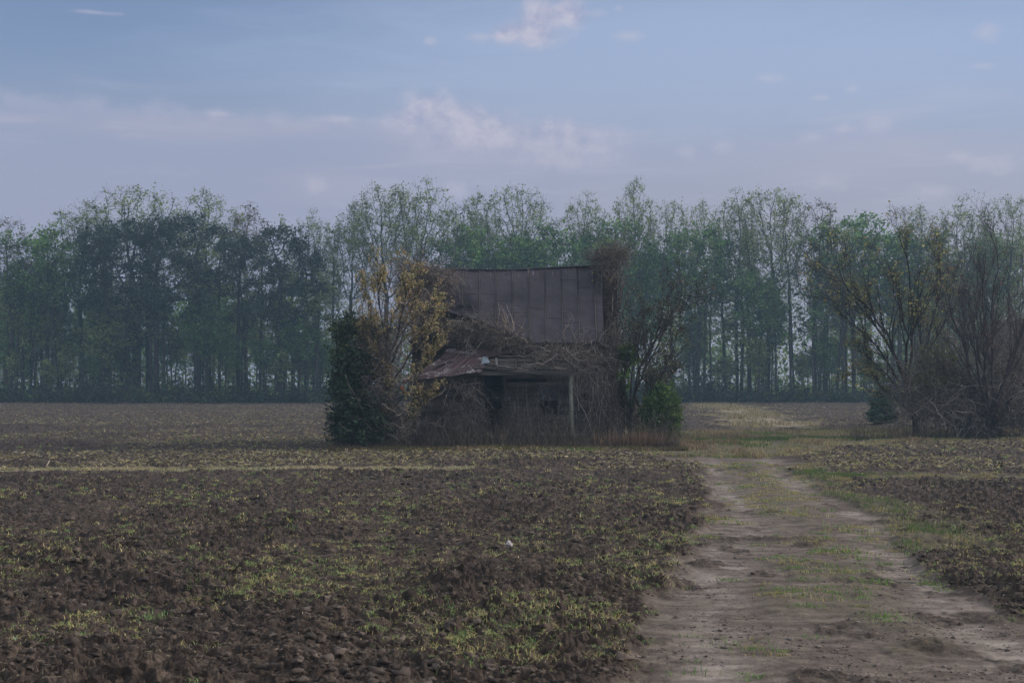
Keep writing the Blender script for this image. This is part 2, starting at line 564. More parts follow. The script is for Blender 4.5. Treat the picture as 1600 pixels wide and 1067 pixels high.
def height(X, Y, detail=True):
    track, rut, grass, mid, plough, lane_far = regions(X, Y)
    und = (fbm(X / 14.0, Y / 14.0, 21, 3) - 0.5) * 0.22
    near = 1 - sstep(40, 80, Y)
    z = und
    wx = (fbm(X / 0.16, Y / 0.16, 33, 3) - 0.5) * 0.16; wy = (fbm(X / 0.16 + 9, Y / 0.16, 35, 3) - 0.5) * 0.16
    r1 = 1 - np.abs(2 * fbm(X / 0.62, Y / 0.62, 31, 3) - 1)
    r2 = fbm(X / 0.20, Y / 0.20, 41, 4, 0.6)
    patch = 0.35 + 1.2 * fbm(X / 2.2, Y / 2.6, 61, 2)
    far = sstep(45, 90, Y)
    zp = (r1 - 0.6) * 0.06 + (r2 - 0.5) * 0.10
    for sc_, amp, sd_ in ((0.30, 0.08, 51), (0.135, 0.066, 53), (0.066, 0.032, 55)):
        d_, v_ = worley((X + wx) / sc_, (Y + wy) / sc_ * 1.1, sd_)
        k_ = np.clip(1 - (d_ / 0.62) ** 2, -0.35, 1)
        cut = np.clip(v_ - 0.30, 0, 1) * 1.5
        zp = zp + amp * k_ * cut * patch * (near if sc_ < 0.1 else 1)
    zp = zp + far * 0.24 * (fbm(X / 0.7, Y / 1.3, 57, 2) - 0.5)
    cl = np.clip(vnoise(X / 0.11 + wx * 4, Y / 0.11, 51) - 0.42, 0, 1) * 1.7
    zp += 0.03 + 0.02 * np.sin(X * 2.6 + 0.4 * Y + 2 * fbm(X / 3, Y / 9, 71, 2))
    # spoil heaped at the edges of the worked pieces
    zt = -rut * 0.02 + (fbm(X / 0.22, Y / 0.16, 81, 5, 0.6) - 0.5) * 0.05 + mid * 0.03
    zt += (fbm(X / 1.0, Y / 1.0, 83, 4) - 0.5) * 0.035
    lump = sstep(0.58, 0.70, fbm(X / 0.7, Y / 0.9, 85, 5)) * 0.8
    zt += lump * ((r2 - 0.4) * 0.10 + cl * 0.04)
    zg = 0.02 + (r2 - 0.5) * 0.08 - 0.05 * lane_far * rut
    w = plough + 1e-6; tt = track * (1 - grass) + 1e-6
    z = z + zp * plough + (zt + 0.0) * (1 - plough) * track + zg * (1 - plough) * (1 - track)
    return z, track, rut, grass, mid, plough, lane_far, lump


ys = list(np.linspace(1.0, 10.9, 70)) + [11.0]
while ys[-1] < 176:
    y = ys[-1]
    ys.append(y + min(max(y * y / 9000.0, 0.016), 0.6))
ys = np.array(ys)
wing = np.linspace(0, 1, 91)[1:] ** 1.3
sgrid = np.concatenate([np.full(90, -0.47), np.linspace(-0.47, 0.47, 1240), np.full(90, 0.47)])
wgrid = np.concatenate([-wing[::-1] * 26, np.zeros(1240), wing * 26])
ncol = len(sgrid)
gY = np.repeat(ys[:, None], ncol, 1)
gX = sgrid[None, :] * (ys[:, None] + 1.0) + wgrid[None, :]
Z, track, rut, grass, mid, plough, lane_far, lump = height(gX, gY)
tan_ = TAN
shape = gX.shape
V = np.stack([gX, gY, Z], -1).reshape(-1, 3)
ii = np.arange(shape[0] * shape[1]).reshape(shape)
Qall = np.stack([ii[:-1, :-1], ii[:-1, 1:], ii[1:, 1:], ii[1:, :-1]], -1).reshape(-1, 4)
cls = np.where(grass.ravel() > 0.5, 2, np.where(track.ravel() > 0.5, 1, 0))
qc = cls[Qall[:, 0]]
att = dict(track=track.ravel(), rut=rut.ravel(), grass=grass.ravel(), mid=mid.ravel(), lump=lump.ravel(), tan=tan_.ravel())


def ground_material():
    m, nt, b = new_mat('worked_earth')
    L = nt.links
    tc = nt.nodes.new('ShaderNodeTexCoord')
    P = tc.outputs['Object']
    n1 = noise_node(nt, 0.45, 6, 0.6, P); n2 = noise_node(nt, 6, 8, 0.7, P); n3 = noise_node(nt, 40, 4, 0.7, P)
    soil = ramp(nt, n2.outputs['Fac'], [(0.32, (0.022, 0.016, 0.012)), (0.52, (0.060, 0.045, 0.034)), (0.70, (0.145, 0.113, 0.087))]).outputs[0]
    soil = mix(nt, soil, ramp(nt, n1.outputs['Fac'], [(0.3, (0.75, 0.75, 0.78)), (0.7, (1.25, 1.22, 1.2))]).outputs[0], 1, 'MULTIPLY')
    mp = nt.nodes.new('ShaderNodeMapping'); mp.inputs['Scale'].default_value = (0.6, 1.5, 1)
    L.new(P, mp.inputs['Vector'])
    n4 = noise_node(nt, 2.2, 10, 0.74, mp.outputs[0])
    dirt = ramp(nt, n4.outputs['Fac'], [(0.34, (0.06, 0.046, 0.036)), (0.5, (0.135, 0.107, 0.086)), (0.66, (0.25, 0.205, 0.168))]).outputs[0]
    pale = ramp(nt, n4.outputs['Fac'], [(0.36, (0.11, 0.09, 0.073)), (0.64, (0.38, 0.325, 0.28))]).outputs[0]
    ar = attr_node(nt, 'rut').outputs['Fac']
    rmask = nt.nodes.new('ShaderNodeMath'); rmask.operation = 'MULTIPLY'
    L.new(ar, rmask.inputs[0]); L.new(ramp(nt, n1.outputs['Fac'], [(0.38, 0.1), (0.55, 1)]).outputs[0], rmask.inputs[1])
    dirt = mix(nt, dirt, pale, rmask.outputs[0])
    al = attr_node(nt, 'lump').outputs['Fac']
    dirt = mix(nt, dirt, soil, al)
    turf = ramp(nt, n2.outputs['Fac'], [(0.3, (0.075, 0.065, 0.045)), (0.6, (0.15, 0.135, 0.075)), (0.8, (0.24, 0.2, 0.11))]).outputs[0]
    tm = nt.nodes.new('ShaderNodeMath'); tm.operation = 'MULTIPLY'; tm.inputs[1].default_value = 0.3
    L.new(attr_node(nt, 'mid').outputs['Fac'], tm.inputs[0])
    dirt = mix(nt, dirt, turf, tm.outputs[0])
    c = mix(nt, soil, dirt, attr_node(nt, 'track').outputs['Fac'])
    c = mix(nt, c, turf, attr_node(nt, 'grass').outputs['Fac'])
    c = mix(nt, c, (0.30, 0.245, 0.165), attr_node(nt, 'tan').outputs['Fac'])
    fleck = ramp(nt, n3.outputs['Fac'], [(0.3, 0.72), (0.7, 1.25)]).outputs[0]
    c = mix(nt, c, fleck, 1, 'MULTIPLY')
    L.new(c, b.inputs['Base Color'])
    b.inputs['Roughness'].default_value = 0.92; b.inputs['Specular IOR Level'].default_value = 0.25
    bump(nt, b, n3.outputs['Fac'], 0.55, 0.015)
    return m


M['ground'] = ground_material()
for k, nm in ((0, 'ploughed_field'), (1, 'dirt_track'), (2, 'grassy_ground')):
    q = Qall[qc == k]
    used = np.unique(q)
    remap = np.zeros(len(V), np.int64); remap[used] = np.arange(len(used))
    me = mesh_np(nm, V[used], remap[q], None, None, {a: v[used] for a, v in att.items()}, smooth=(k != 0))
    o = obj(nm, me, M['ground'])
    tag(o, kind='structure')
del V, Qall, ii
# the surrounding land, a little below the relief
gx = np.concatenate([np.linspace(-158, 158, 40)])
gy = np.concatenate([np.linspace(-12, 600, 60)])
GX, GY = np.meshgrid(gx, gy)
Vb = np.stack([GX, GY, np.full_like(GX, -0.34) + 0.04 * np.sin(GX * .2) * np.cos(GY * .13) + 0.3 * (GY > 182)], -1).reshape(-1, 3)
ii = np.arange(GX.size).reshape(GX.shape)
Qb = np.stack([ii[:-1, :-1], ii[:-1, 1:], ii[1:, 1:], ii[1:, :-1]], -1).reshape(-1, 4)
tag(obj('ground', mesh_np('ground', Vb, Qb, None, None, dict(track=np.zeros(len(Vb)))), M['ground']), kind='structure')


def gz(X, Y):
    return height(np.asarray(X, float), np.asarray(Y, float))[0]


print('ground', round(time.time() - T0, 1))
# --------------------------------------------------------------------------
# loose cover on the ground: clods, straw, weeds, grass
# --------------------------------------------------------------------------
rng = np.random.default_rng(11)


def frustum_points(rng, n, y0, y1, margin=0.42, power=2.0):
    """points on the visible ground, thinning out with distance"""
    t = rng.random(n)
    if power == 2.0: Y = 1 / (1 / y0 + t * (1 / y1 - 1 / y0))
    else: Y = y0 * (y1 / y0) ** t
    X = (rng.random(n) * 2 - 1) * margin * Y
    return X, Y


def ico():
    p = (1 + 5 ** 0.5) / 2
    v = np.array([[-1, p, 0], [1, p, 0], [-1, -p, 0], [1, -p, 0], [0, -1, p], [0, 1, p], [0, -1, -p], [0, 1, -p], [p, 0, -1], [p, 0, 1], [-p, 0, -1], [-p, 0, 1]], float)
    v /= np.linalg.norm(v[0])
    f = [[0, 11, 5], [0, 5, 1], [0, 1, 7], [0, 7, 10], [0, 10, 11], [1, 5, 9], [5, 11, 4], [11, 10, 2], [10, 7, 6], [7, 1, 8], [3, 9, 4], [3, 4, 2], [3, 2, 6], [3, 6, 8], [3, 8, 9], [4, 9, 5], [2, 4, 11], [6, 2, 10], [8, 6, 7], [9, 8, 1]]
    v = list(map(tuple, v)); cache = {}; out = []
    def md(a, b):
        k = (min(a, b), max(a, b))
        if k not in cache:
            m = np.array(v[a]) + np.array(v[b]); m /= np.linalg.norm(m); cache[k] = len(v); v.append(tuple(m))
        return cache[k]
    for a, b, c in f:
        x, y, z = md(a, b), md(b, c), md(c, a)
        out += [[a, x, z], [b, y, x], [c, z, y], [x, y, z]]
    return np.array(v), np.array(out)


ICV, ICF = ico()


def lumps(bag, rng, C, S, col, squash=0.65):
    n = len(C); k = len(ICV)
    r = np.exp(rng.normal(0, 0.3, (n, k, 1)))
    v = ICV[None] * r * S[:, None, None] * np.array([1, 1, squash])
    a = rng.random(n) * 6.28
    ca, sa = np.cos(a)[:, None], np.sin(a)[:, None]
    x = v[:, :, 0] * ca * 1.3 - v[:, :, 1] * sa; y = v[:, :, 0] * sa * 1.3 + v[:, :, 1] * ca
    V = np.stack([x, y, v[:, :, 2]], -1) + C[:, None, :]
    T = (ICF[None] + (np.arange(n) * k)[:, None, None]).reshape(-1, 3)
    c = np.asarray(col)[rng.integers(0, len(col), n)] * np.exp(rng.normal(0, 0.15, (n, 1)))
    bag.add(V.reshape(-1, 3), None, T, np.repeat(c, k, 0))


bag = Bag()
X, Y = frustum_points(rng, 15000, 11.5, 62)
tr_, ru_, gr_, mi_, pl_, lf_ = regions(X, Y)
edge = (tr_ > 0.1) & (tr_ < 0.7) & (rng.random(len(X)) < 0.3)
ok = ((pl_ > 0.6) & (fbm(X / 1.7, Y / 1.7, 91, 2) > 0.42)) | edge
X, Y = X[ok], Y[ok]
S = 0.018 * np.exp(rng.normal(0, 0.5, len(X))) * (1 + 0.25 * (Y > 25)); S = np.minimum(S, 0.06)
Zc = gz(X, Y) + S * 0.1
lumps(bag, rng, np.stack([X, Y, Zc], 1), S, [(0.062, 0.046, 0.035), (0.045, 0.033, 0.025), (0.085, 0.064, 0.05), (0.12, 0.093, 0.073)])
X, Y = frustum_points(rng, 26000, 11.5, 34)
tr_ = regions(X, Y)[0]
keep = (tr_ > 0.4) & (fbm(X / 0.8, Y / 1.0, 93, 3) + 0.2 * rng.random(len(X)) > 0.56)
X, Y = X[keep], Y[keep]
S = 0.006 * np.exp(rng.normal(0, 0.55, len(X))); S = np.minimum(S, 0.03)
lumps(bag, rng, np.stack([X, Y, gz(X, Y) + S * 0.15], 1), S, [(0.10, 0.08, 0.066), (0.07, 0.054, 0.044), (0.16, 0.13, 0.11), (0.24, 0.2, 0.175)])
m_, nt, b = new_mat('clod_soil')
nt.links.new(attr_node(nt, 'col').outputs['Color'], b.inputs['Base Color']); b.inputs['Roughness'].default_value = 0.95
M['clod'] = m_
tag(bag.build('soil_clods', M['clod'], smooth=True), kind='stuff')


def blades(bag, rng, X, Y, Hh, Wd, cols, lean=0.5, z=None, sub=0.02):
    """tapering bent grass blades standing at X, Y"""
    n = len(X)
    z = (gz(X, Y) if z is None else z) - sub
    a = rng.random(n) * 2 * np.pi
    ln = np.abs(rng.normal(0, lean, n)) * Hh
    dx, dy = np.cos(a), np.sin(a)
    w = rng.random(n) * 2 * np.pi
    wx, wy = np.cos(w) * Wd / 2, np.sin(w) * Wd / 2
    p0 = np.stack([X, Y, z], 1)
    p1 = p0 + np.stack([dx * ln * 0.35, dy * ln * 0.35, Hh * 0.6], 1)
    p2 = p0 + np.stack([dx * ln, dy * ln, Hh * (1 - 0.25 * np.minimum(1, np.abs(ln / Hh)))], 1)
    wv = np.stack([wx, wy, np.zeros(n)], 1)
    V = np.stack([p0 - wv, p0 + wv, p1 + wv * 0.8, p1 - wv * 0.8, p2], 1).reshape(-1, 3)
    i = np.arange(n)[:, None] * 5
    Q = i + np.array([[0, 1, 2, 3]]); T = i + np.array([[3, 2, 4]])
    c = np.asarray(cols)
    if c.ndim == 2 and len(c) != n: c = c[rng.integers(0, len(c), n)]
    c = c * np.exp(rng.normal(0, 0.2, (n, 1)))
    bag.add(V, Q, T, np.repeat(c, 5, 0))


GREEN = [(0.16, 0.24, 0.075), (0.2, 0.28, 0.1), (0.23, 0.27, 0.1), (0.12, 0.2, 0.08)]
YELLOW = [(0.4, 0.34, 0.14), (0.33, 0.3, 0.12), (0.46, 0.39, 0.19), (0.3, 0.3, 0.12)]
STRAW = [(0.42, 0.36, 0.25), (0.5, 0.44, 0.32), (0.34, 0.29, 0.2), (0.4, 0.37, 0.22)]
DEAD = [(0.2, 0.15, 0.11), (0.26, 0.19, 0.13), (0.16, 0.12, 0.095), (0.3, 0.22, 0.14)]

# weeds scattered through the ploughed soil, in drifts
bag = Bag()
X, Y = frustum_points(rng, 24000, 11.5, 75)
_, _, gr_, _, pl_, _ = regions(X, Y)
dens = 0.49 + 0.5 * (fbm(X / 2.4, Y / 3.0, 101, 3) - 0.5) + 0.16 * (vnoise(X / 11, Y / 9, 103) - 0.5) - 0.05 * (np.abs(X) < 3) * (Y < 20)
ok = (pl_ > 0.5) & (dens > 0.40 + 0.30 * rng.random(len(X)) + 0.05 * sstep(26, 15, Y))
X, Y = X[ok], Y[ok]
for kind, frac, nb in (('y', 0.74, 24), ('g', 0.26, 26)):
    m = rng.random(len(X)) < frac if kind == 'y' else np.ones(len(X), bool)
    if kind == 'y': my = m
    else: m = ~my
    x, y = X[m], Y[m]
    sz = np.exp(rng.normal(0, 0.45, len(x)))
    xx = np.repeat(x, nb) + rng.normal(0, 1, len(x) * nb) * np.repeat(0.03 * sz, nb) * (1.5 if kind == 'y' else 0.9)
    yy = np.repeat(y, nb) + rng.normal(0, 1, len(x) * nb) * np.repeat(0.03 * sz, nb)
    sz = np.repeat(sz, nb)
    h = 0.036 * sz * (0.5 + rng.random(len(xx))); h = np.minimum(h, 0.09)
    tone = np.repeat(rng.integers(0, 4, len(x)), nb)
    pal = np.array(YELLOW if kind == 'y' else GREEN)[tone]
    mixg = np.array(GREEN)[rng.integers(0, 4, len(xx))] * 1.1
    pal = np.where((rng.random(len(xx)) < (0.28 if kind == 'y' else 0.6))[:, None], mixg, pal) * 1.1
    blades(bag, rng, xx, yy, h, 0.003 + 0.0003 * yy + 0.003 * rng.random(len(xx)), pal * 1.4, 1.2)
tag(bag.build('field_weeds', M['grass']), kind='stuff')

# pale stalks lying on the worked soil, near and far
bag = Bag()
for n, y0, y1, ln, wd, hz_ in ((16000, 11.5, 50, 0.05, 0.006, 0.012), (60000, 42, 172, 0.13, 0.035, 0.05)):
    X, Y = frustum_points(rng, n, y0, y1, 0.42, 2.0 if y0 < 40 else 1.0)
    _, _, gr_, _, pl_, _ = regions(X, Y)
    if y0 < 40: keep = (pl_ > 0.4) & (fbm(X / 2.4, Y / 3.0, 111, 3) > 0.47)
    else: keep = (pl_ > 0.5) & (fbm(X / 7 + Y / 20, Y / 5 - X / 14, 113, 3) > 0.44 - 0.10 * sstep(70, 120, Y) + 0.1 * ((Y < 66) & (X > 0)))
    X, Y = X[keep], Y[keep]; k = len(X)
    z = gz(X, Y) + hz_ * (0.4 + rng.random(k))
    a = rng.random(k) * 6.28; l = ln * np.exp(rng.normal(0, 0.4, k)) / 2
    tl = rng.normal(0, 0.35, k)
    d = np.stack([np.cos(a) * l, np.sin(a) * l, tl * l], 1)
    sd = np.stack([-np.sin(a), np.cos(a), rng.normal(0.3, 0.5, k)], 1) * (wd / 2)
    p = np.stack([X, Y, z], 1)
    V = np.stack([p - d - sd * .4, p + d - sd, p + d + sd, p - d + sd * .4], 1).reshape(-1, 3)
    cc = np.array(STRAW)[rng.integers(0, 4, k)] * np.exp(rng.normal(0, 0.2, (k, 1))) * 0.85
    if y0 > 40:
        cc = np.where(rng.random((k, 1)) < 0.45, np.array(YELLOW)[rng.integers(0, 4, k)], cc)
    bag.add(V, np.arange(k * 4).reshape(k, 4), None, np.repeat(cc, 4, 0))
tag(bag.build('crop_straw', M['grass']), kind='stuff')

# grass of the verge, the strips and the lane
bag = Bag()
X = rng.uniform(-9, 32, 260000); Y = rng.uniform(48, 78, 260000)
_, ru_, gr_, _, _, lf_ = regions(X, Y)
behind = (np.abs(X) < 4.5) & (Y > 55)
dn = fbm(X / 1.6, Y / 2.2, 121, 3)
keep = (gr_ > 0.5) & ~behind & (np.abs(X) < Y * 0.42) & (dn + 0.25 * (rng.random(len(X)) - 0.5) > 0.42) & (lf_ * ru_ * (Y < 66) < 0.62)
X, Y, dn = X[keep], Y[keep], dn[keep]
tone = fbm(X / 2.6, Y / 1.8, 131, 3)
pal = np.where((tone > 0.53)[:, None], np.array(GREEN)[rng.integers(0, 4, len(X))], np.array(YELLOW + STRAW)[rng.integers(0, 8, len(X))])
brown = fbm(X / 1.8 + 7, Y / 2.4, 133, 3) > 0.56
pal = np.where((brown & (rng.random(len(X)) < 0.7))[:, None], np.array(DEAD)[rng.integers(0, 4, len(X))] * 1.35, pal) * 0.85
h = (0.08 + 0.12 * rng.random(len(X))) * (1 + 0.4 * brown) * (0.6 + 0.8 * dn)
blades(bag, rng, X, Y, h, 0.018 + 0.014 * rng.random(len(X)), pal, 0.6)
for x0, x1, y0, y1, n in ((-18, 5.5, 40.5, 44.5, 130000), (7.5, 18, 37.5, 42.5, 30000), (4, 12, 22, 46, 60000)):
    X = rng.uniform(x0, x1, n); Y = rng.uniform(y0, y1, n)
    _, ru_, gr_, _, _, _ = regions(X, Y)
    keep = (gr_ > 0.35 + 0.4 * rng.random(n)) & (np.abs(X) < Y * 0.42) & (fbm(X / 0.7, Y / 0.7, 137, 2) > 0.42)
    X, Y = X[keep], Y[keep]
    g_ = fbm(X / 1.9, Y / 1.5, 141, 2) > 0.55
    pal = np.where(g_[:, None], np.array(GREEN)[rng.integers(0, 4, len(X))], np.array(YELLOW + STRAW[:2])[rng.integers(0, 6, len(X))]) * 0.8
    if x0 < 0: pal = np.where((rng.random(len(X)) < 0.6)[:, None], np.array(STRAW)[rng.integers(0, 4, len(X))], pal) * 1.25
    blades(bag, rng, X, Y, 0.05 + 0.09 * rng.random(len(X)), 0.012 + 0.008 * rng.random(len(X)), pal, 0.7)
# low green tufts on the lane
X = rng.uniform(0, 10, 9000); Y = 11.5 * (46 / 11.5) ** rng.random(9000)
tr_, ru_, gr_, mi_, _, _ = regions(X, Y)
cl_ = fbm(X / 1.0, Y / 1.6, 151, 3)
keep = (tr_ > 0.5) & ((mi_ > 0.4) & (cl_ > 0.40) | (cl_ > 0.57)) & (ru_ < 0.8) & (rng.random(len(X)) < np.where(Y > 22, 0.42, 0.5))
X, Y = X[keep], Y[keep]
nb = 26
sz = np.exp(rng.normal(0, 0.4, len(X)))
tone = rng.random(len(X)) + 0.45 * sstep(18, 30, Y)
xx = np.repeat(X, nb) + rng.normal(0, 1, len(X) * nb) * np.repeat(0.085 * sz, nb)
yy = np.repeat(Y, nb) + rng.normal(0, 1, len(X) * nb) * np.repeat(0.04 * sz, nb)
pal = np.where((np.repeat(tone, nb) < 0.72)[:, None], np.array([(0.15, 0.27, 0.075), (0.2, 0.32, 0.1), (0.13, 0.22, 0.07), (0.24, 0.3, 0.11)])[rng.integers(0, 4, len(xx))], np.array(YELLOW)[rng.integers(0, 4, len(xx))]) * 0.85
blades(bag, rng, xx, yy, 0.03 + 0.05 * rng.random(len(xx)) * np.repeat(sz, nb), 0.007 + 0.0003 * yy, pal * 1.25, 0.8)
# far spit
X = rng.uniform(10, 30, 30000); Y = rng.uniform(76, 172, 30000)
_, ru_, gr_, _, _, lf_ = regions(X, Y)
keep = (gr_ > 0.5) & (fbm(X / 2, Y / 4, 161, 2) > 0.4)
X, Y = X[keep], Y[keep]
pal = np.array(YELLOW + STRAW + STRAW[:2])[rng.integers(0, 10, len(X))] * 0.7
blades(bag, rng, X, Y, 0.1 + 0.2 * rng.random(len(X)), 0.05 + 0.03 * rng.random(len(X)), pal, 0.6)
tag(bag.build('grass', M['grass']), kind='stuff')
print('cover', round(time.time() - T0, 1))

# --------------------------------------------------------------------------
# the wood beyond the field
# --------------------------------------------------------------------------
LIGHTG = [(0.21, 0.29, 0.09), (0.27, 0.34, 0.12), (0.16, 0.22, 0.08), (0.31, 0.33, 0.13)]
MIDG = [(0.11, 0.22, 0.065), (0.16, 0.29, 0.085), (0.07, 0.14, 0.05), (0.21, 0.33, 0.095)]
PINE = [(0.03, 0.055, 0.036), (0.04, 0.068, 0.042), (0.024, 0.045, 0.032), (0.05, 0.075, 0.045)]
BUD = [(0.17, 0.13, 0.075), (0.15, 0.15, 0.07), (0.2, 0.15, 0.09), (0.13, 0.11, 0.07)]
BARK = (0.075, 0.062, 0.052)


def tree_kind(seed, H, ells, natt, step, infl, kill, r0, tip, pal, nleaf, lsize, trunk_top, lean=0.0, twig=0.7, ntw=2, clump=0.35, bark=BARK, wig=0.12, up=0.1, lspread=0.42, low=None):
    rng = np.random.default_rng(seed)
    nt_ = max(4, int(trunk_top / step))
    zz = np.linspace(0, trunk_top, nt_)
    wx = np.cumsum(rng.normal(0, wig, nt_)) * 0.35 * (zz / max(zz.max(), 1)); wy = np.cumsum(rng.normal(0, wig, nt_)) * 0.35 * (zz / max(zz.max(), 1))
    start = np.stack([wx + lean * (zz / H) ** 1.5 * H, wy, zz - 0.2], 1)
    A = in_ellipsoids(rng, ells, natt)
    N, par = colonize(rng, start, A, step, infl, kill, up=up)
    tb = Bag()
    R, nc = skeleton_mesh(tb, N, par, r0, tip, bark)
    thin = np.where((R < tip * 2.6) & (np.arange(len(N)) > nt_ * 0.8))[0]
    src = np.repeat(thin, ntw)
    pd = N[src] - N[np.maximum(par[src], 0)]
    D = pd / (np.linalg.norm(pd, axis=1, keepdims=True) + 1e-6) * 0.8 + rand_dir(rng, len(src)) * 0.9
    D[:, 2] += 0.25
    D /= np.linalg.norm(D, axis=1, keepdims=True)
    L = twig * (0.4 + rng.random(len(src)))
    TP = twigs(tb, rng, N[src], D, L, np.full(len(src), tip * 0.85), bark)
    if low is not None:     # dead stubs and epicormic shoots along the bole
        k = rng.integers(1, nt_ - 1, low)
        D = rand_dir(rng, low); D[:, 2] = np.abs(D[:, 2]) * 0.4
        twigs(tb, rng, start[k], D, 0.5 + 1.6 * rng.random(low), np.full(low, tip * 1.2), bark)
    trunk = tb.mesh('trunk', True)
    cb = Bag()
    if nleaf:
        sub_ = rng.choice(len(src), max(10, int(len(src) * lspread)), replace=False)
        k = sub_[rng.integers(0, len(sub_), nleaf)]
        sgm = rng.integers(1, 4, nleaf)
        P = TP[k, sgm] + rng.normal(0, 1, (nleaf, 3)) * np.array([clump, clump, clump * 0.8])
        leaves(cb, rng, P, lsize, pal)
        crown = cb.mesh('crown', False)
    else: crown = None
    return dict(trunk=trunk, crown=crown, H=H, tb=tb, cb=cb)


KIN = {}
# airy tall hardwoods just coming into leaf
for i, (sd, rx, ln) in enumerate(((1, 4.3, 0.0), (2, 4.8, 0.03), (3, 3.6, -0.02))):
    r_ = np.random.default_rng(sd)
    el = [(0.2, 0, 18.6, rx * 1.15, rx * 1.15, 6.7)] + [(r_.uniform(-.75, .75) * rx, r_.uniform(-.75, .75) * rx, r_.uniform(17, 22.5), 1.8, 1.8, 2.0) for _ in range(6)]
    KIN['airy%d' % i] = tree_kind(sd, 25.2, el, 950, 0.55, 5.0, 0.85, 0.27, 0.018, LIGHTG, 7600, 0.115, 9 + i, ln, 0.8, 3, 0.26, up=0.22)
# fuller green crowns, lower
for i, (sd, rx) in enumerate(((11, 4.4), (12, 4.9), (13, 4.0))):
    r_ = np.random.default_rng(sd)
    el = [(0, 0, 13.0, rx, rx, 5.2)] + [(r_.uniform(-.8, .8) * rx, r_.uniform(-.8, .8) * rx, r_.uniform(9, 17), 1.8, 1.8, 1.6) for _ in range(9)]
    KIN['full%d' % i] = tree_kind(sd, 18.5, el, 520, 0.6, 5.0, 1.0, 0.2, 0.022, MIDG, 8500, 0.165, 7, 0, 0.8, 3, 0.4)
# dark pines: long bole, clumped needles
for i, (sd, rx) in enumerate(((21, 3.9), (22, 4.4), (23, 3.6), (24, 4.2))):
    r_ = np.random.default_rng(sd)
    el = [(r_.uniform(-.8, .8) * rx, r_.uniform(-.8, .8) * rx, z + r_.uniform(-.6, .6), 1.7, 1.7, 1.0) for z in np.linspace(10.5, 21.5, 20)]
    el += [(0, 0, 20.5, 2.6, 2.6, 2.4)]
    KIN['pine%d' % i] = tree_kind(sd, 23, el, 560, 0.6, 6.0, 1.0, 0.34, 0.025, PINE, 7000, 0.16, 17, 0.0, 0.7, 3, 0.34, bark=(0.06, 0.05, 0.046), up=-0.02, low=40)
# narrow pole trees
for i, (sd, rx) in enumerate(((31, 1.7), (32, 2.2), (33, 1.4))):
    el = [(0, 0, 16.5, rx, rx, 7.2), (0.4, 0, 21, 1.0, 1.0, 2.4)]
    KIN['pole%d' % i] = tree_kind(sd, 24, el, 300, 0.6, 4.0, 0.9, 0.15, 0.02, LIGHTG, 2300, 0.12, 15, 0.01 * (i - 1), 0.8, 3, 0.25, low=30)
# budding, brownish
for i, (sd, rx) in enumerate(((41, 4.0), (42, 3.2))):
    el = [(0, 0, 16.5, rx, rx, 6.5)]
    KIN['bud%d' % i] = tree_kind(sd, 23, el, 560, 0.6, 5.0, 0.95, 0.24, 0.02, BUD, 4600, 0.11, 9, 0.0, 0.8, 4, 0.28)
# saplings
for i, (sd, rx, h) in enumerate(((51, 1.3, 10), (52, 1.7, 12), (53, 1.1, 8))):
    el = [(0, 0, h * 0.68, rx, rx, h * 0.33)]
    KIN['sap%d' % i] = tree_kind(sd, h, el, 170, 0.45, 3.0, 0.7, 0.075, 0.014, LIGHTG if i != 1 else MIDG, 900, 0.15, h * 0.5, 0.02 * (i - 1), 0.7, 3, 0.25, low=12)
print('tree kinds', round(time.time() - T0, 1))

first = {}
PRETTY = dict(airy='hardwood_tree', full='leafy_tree', pine='pine_tree', pole='slender_tree', bud='budding_tree', sap='sapling')


def plant(kind, px, top, Y, wscale=1.0, label=None, group='trees of the wood beyond the field', cat='tree', rz=None):
    K = KIN[kind]
    x = (px - 800) / F * Y
    zg = float(gz([x], [Y])[0]) if Y < 175 else 0.0
    h = (CAMZ + (HZ - top) / F * Y) - zg
    s = h / K['H']
    name = PRETTY[kind.rstrip('0123456789')]
    r = empty(name, (x, Y, zg), rng.uniform(0, 6.28) if rz is None else rz)
    r.scale = (s * wscale, s * wscale, s)
    if kind[:3] in ('pol', 'sap'): r.rotation_euler[0] = rng.normal(0, 0.035); r.rotation_euler[1] = rng.normal(0, 0.035)
    tag(r, label, cat, group)
    if kind not in first:
        t = obj('trunk', K['trunk'], M['bark'], r)
        c = obj('crown', K['crown'], M['needle'] if kind.startswith('pine') else M['leaf'], r)
        first[kind] = (t, c)
    else:
        for q in first[kind]:
            d = q.copy(); COL.objects.link(d); d.parent = r
    return r


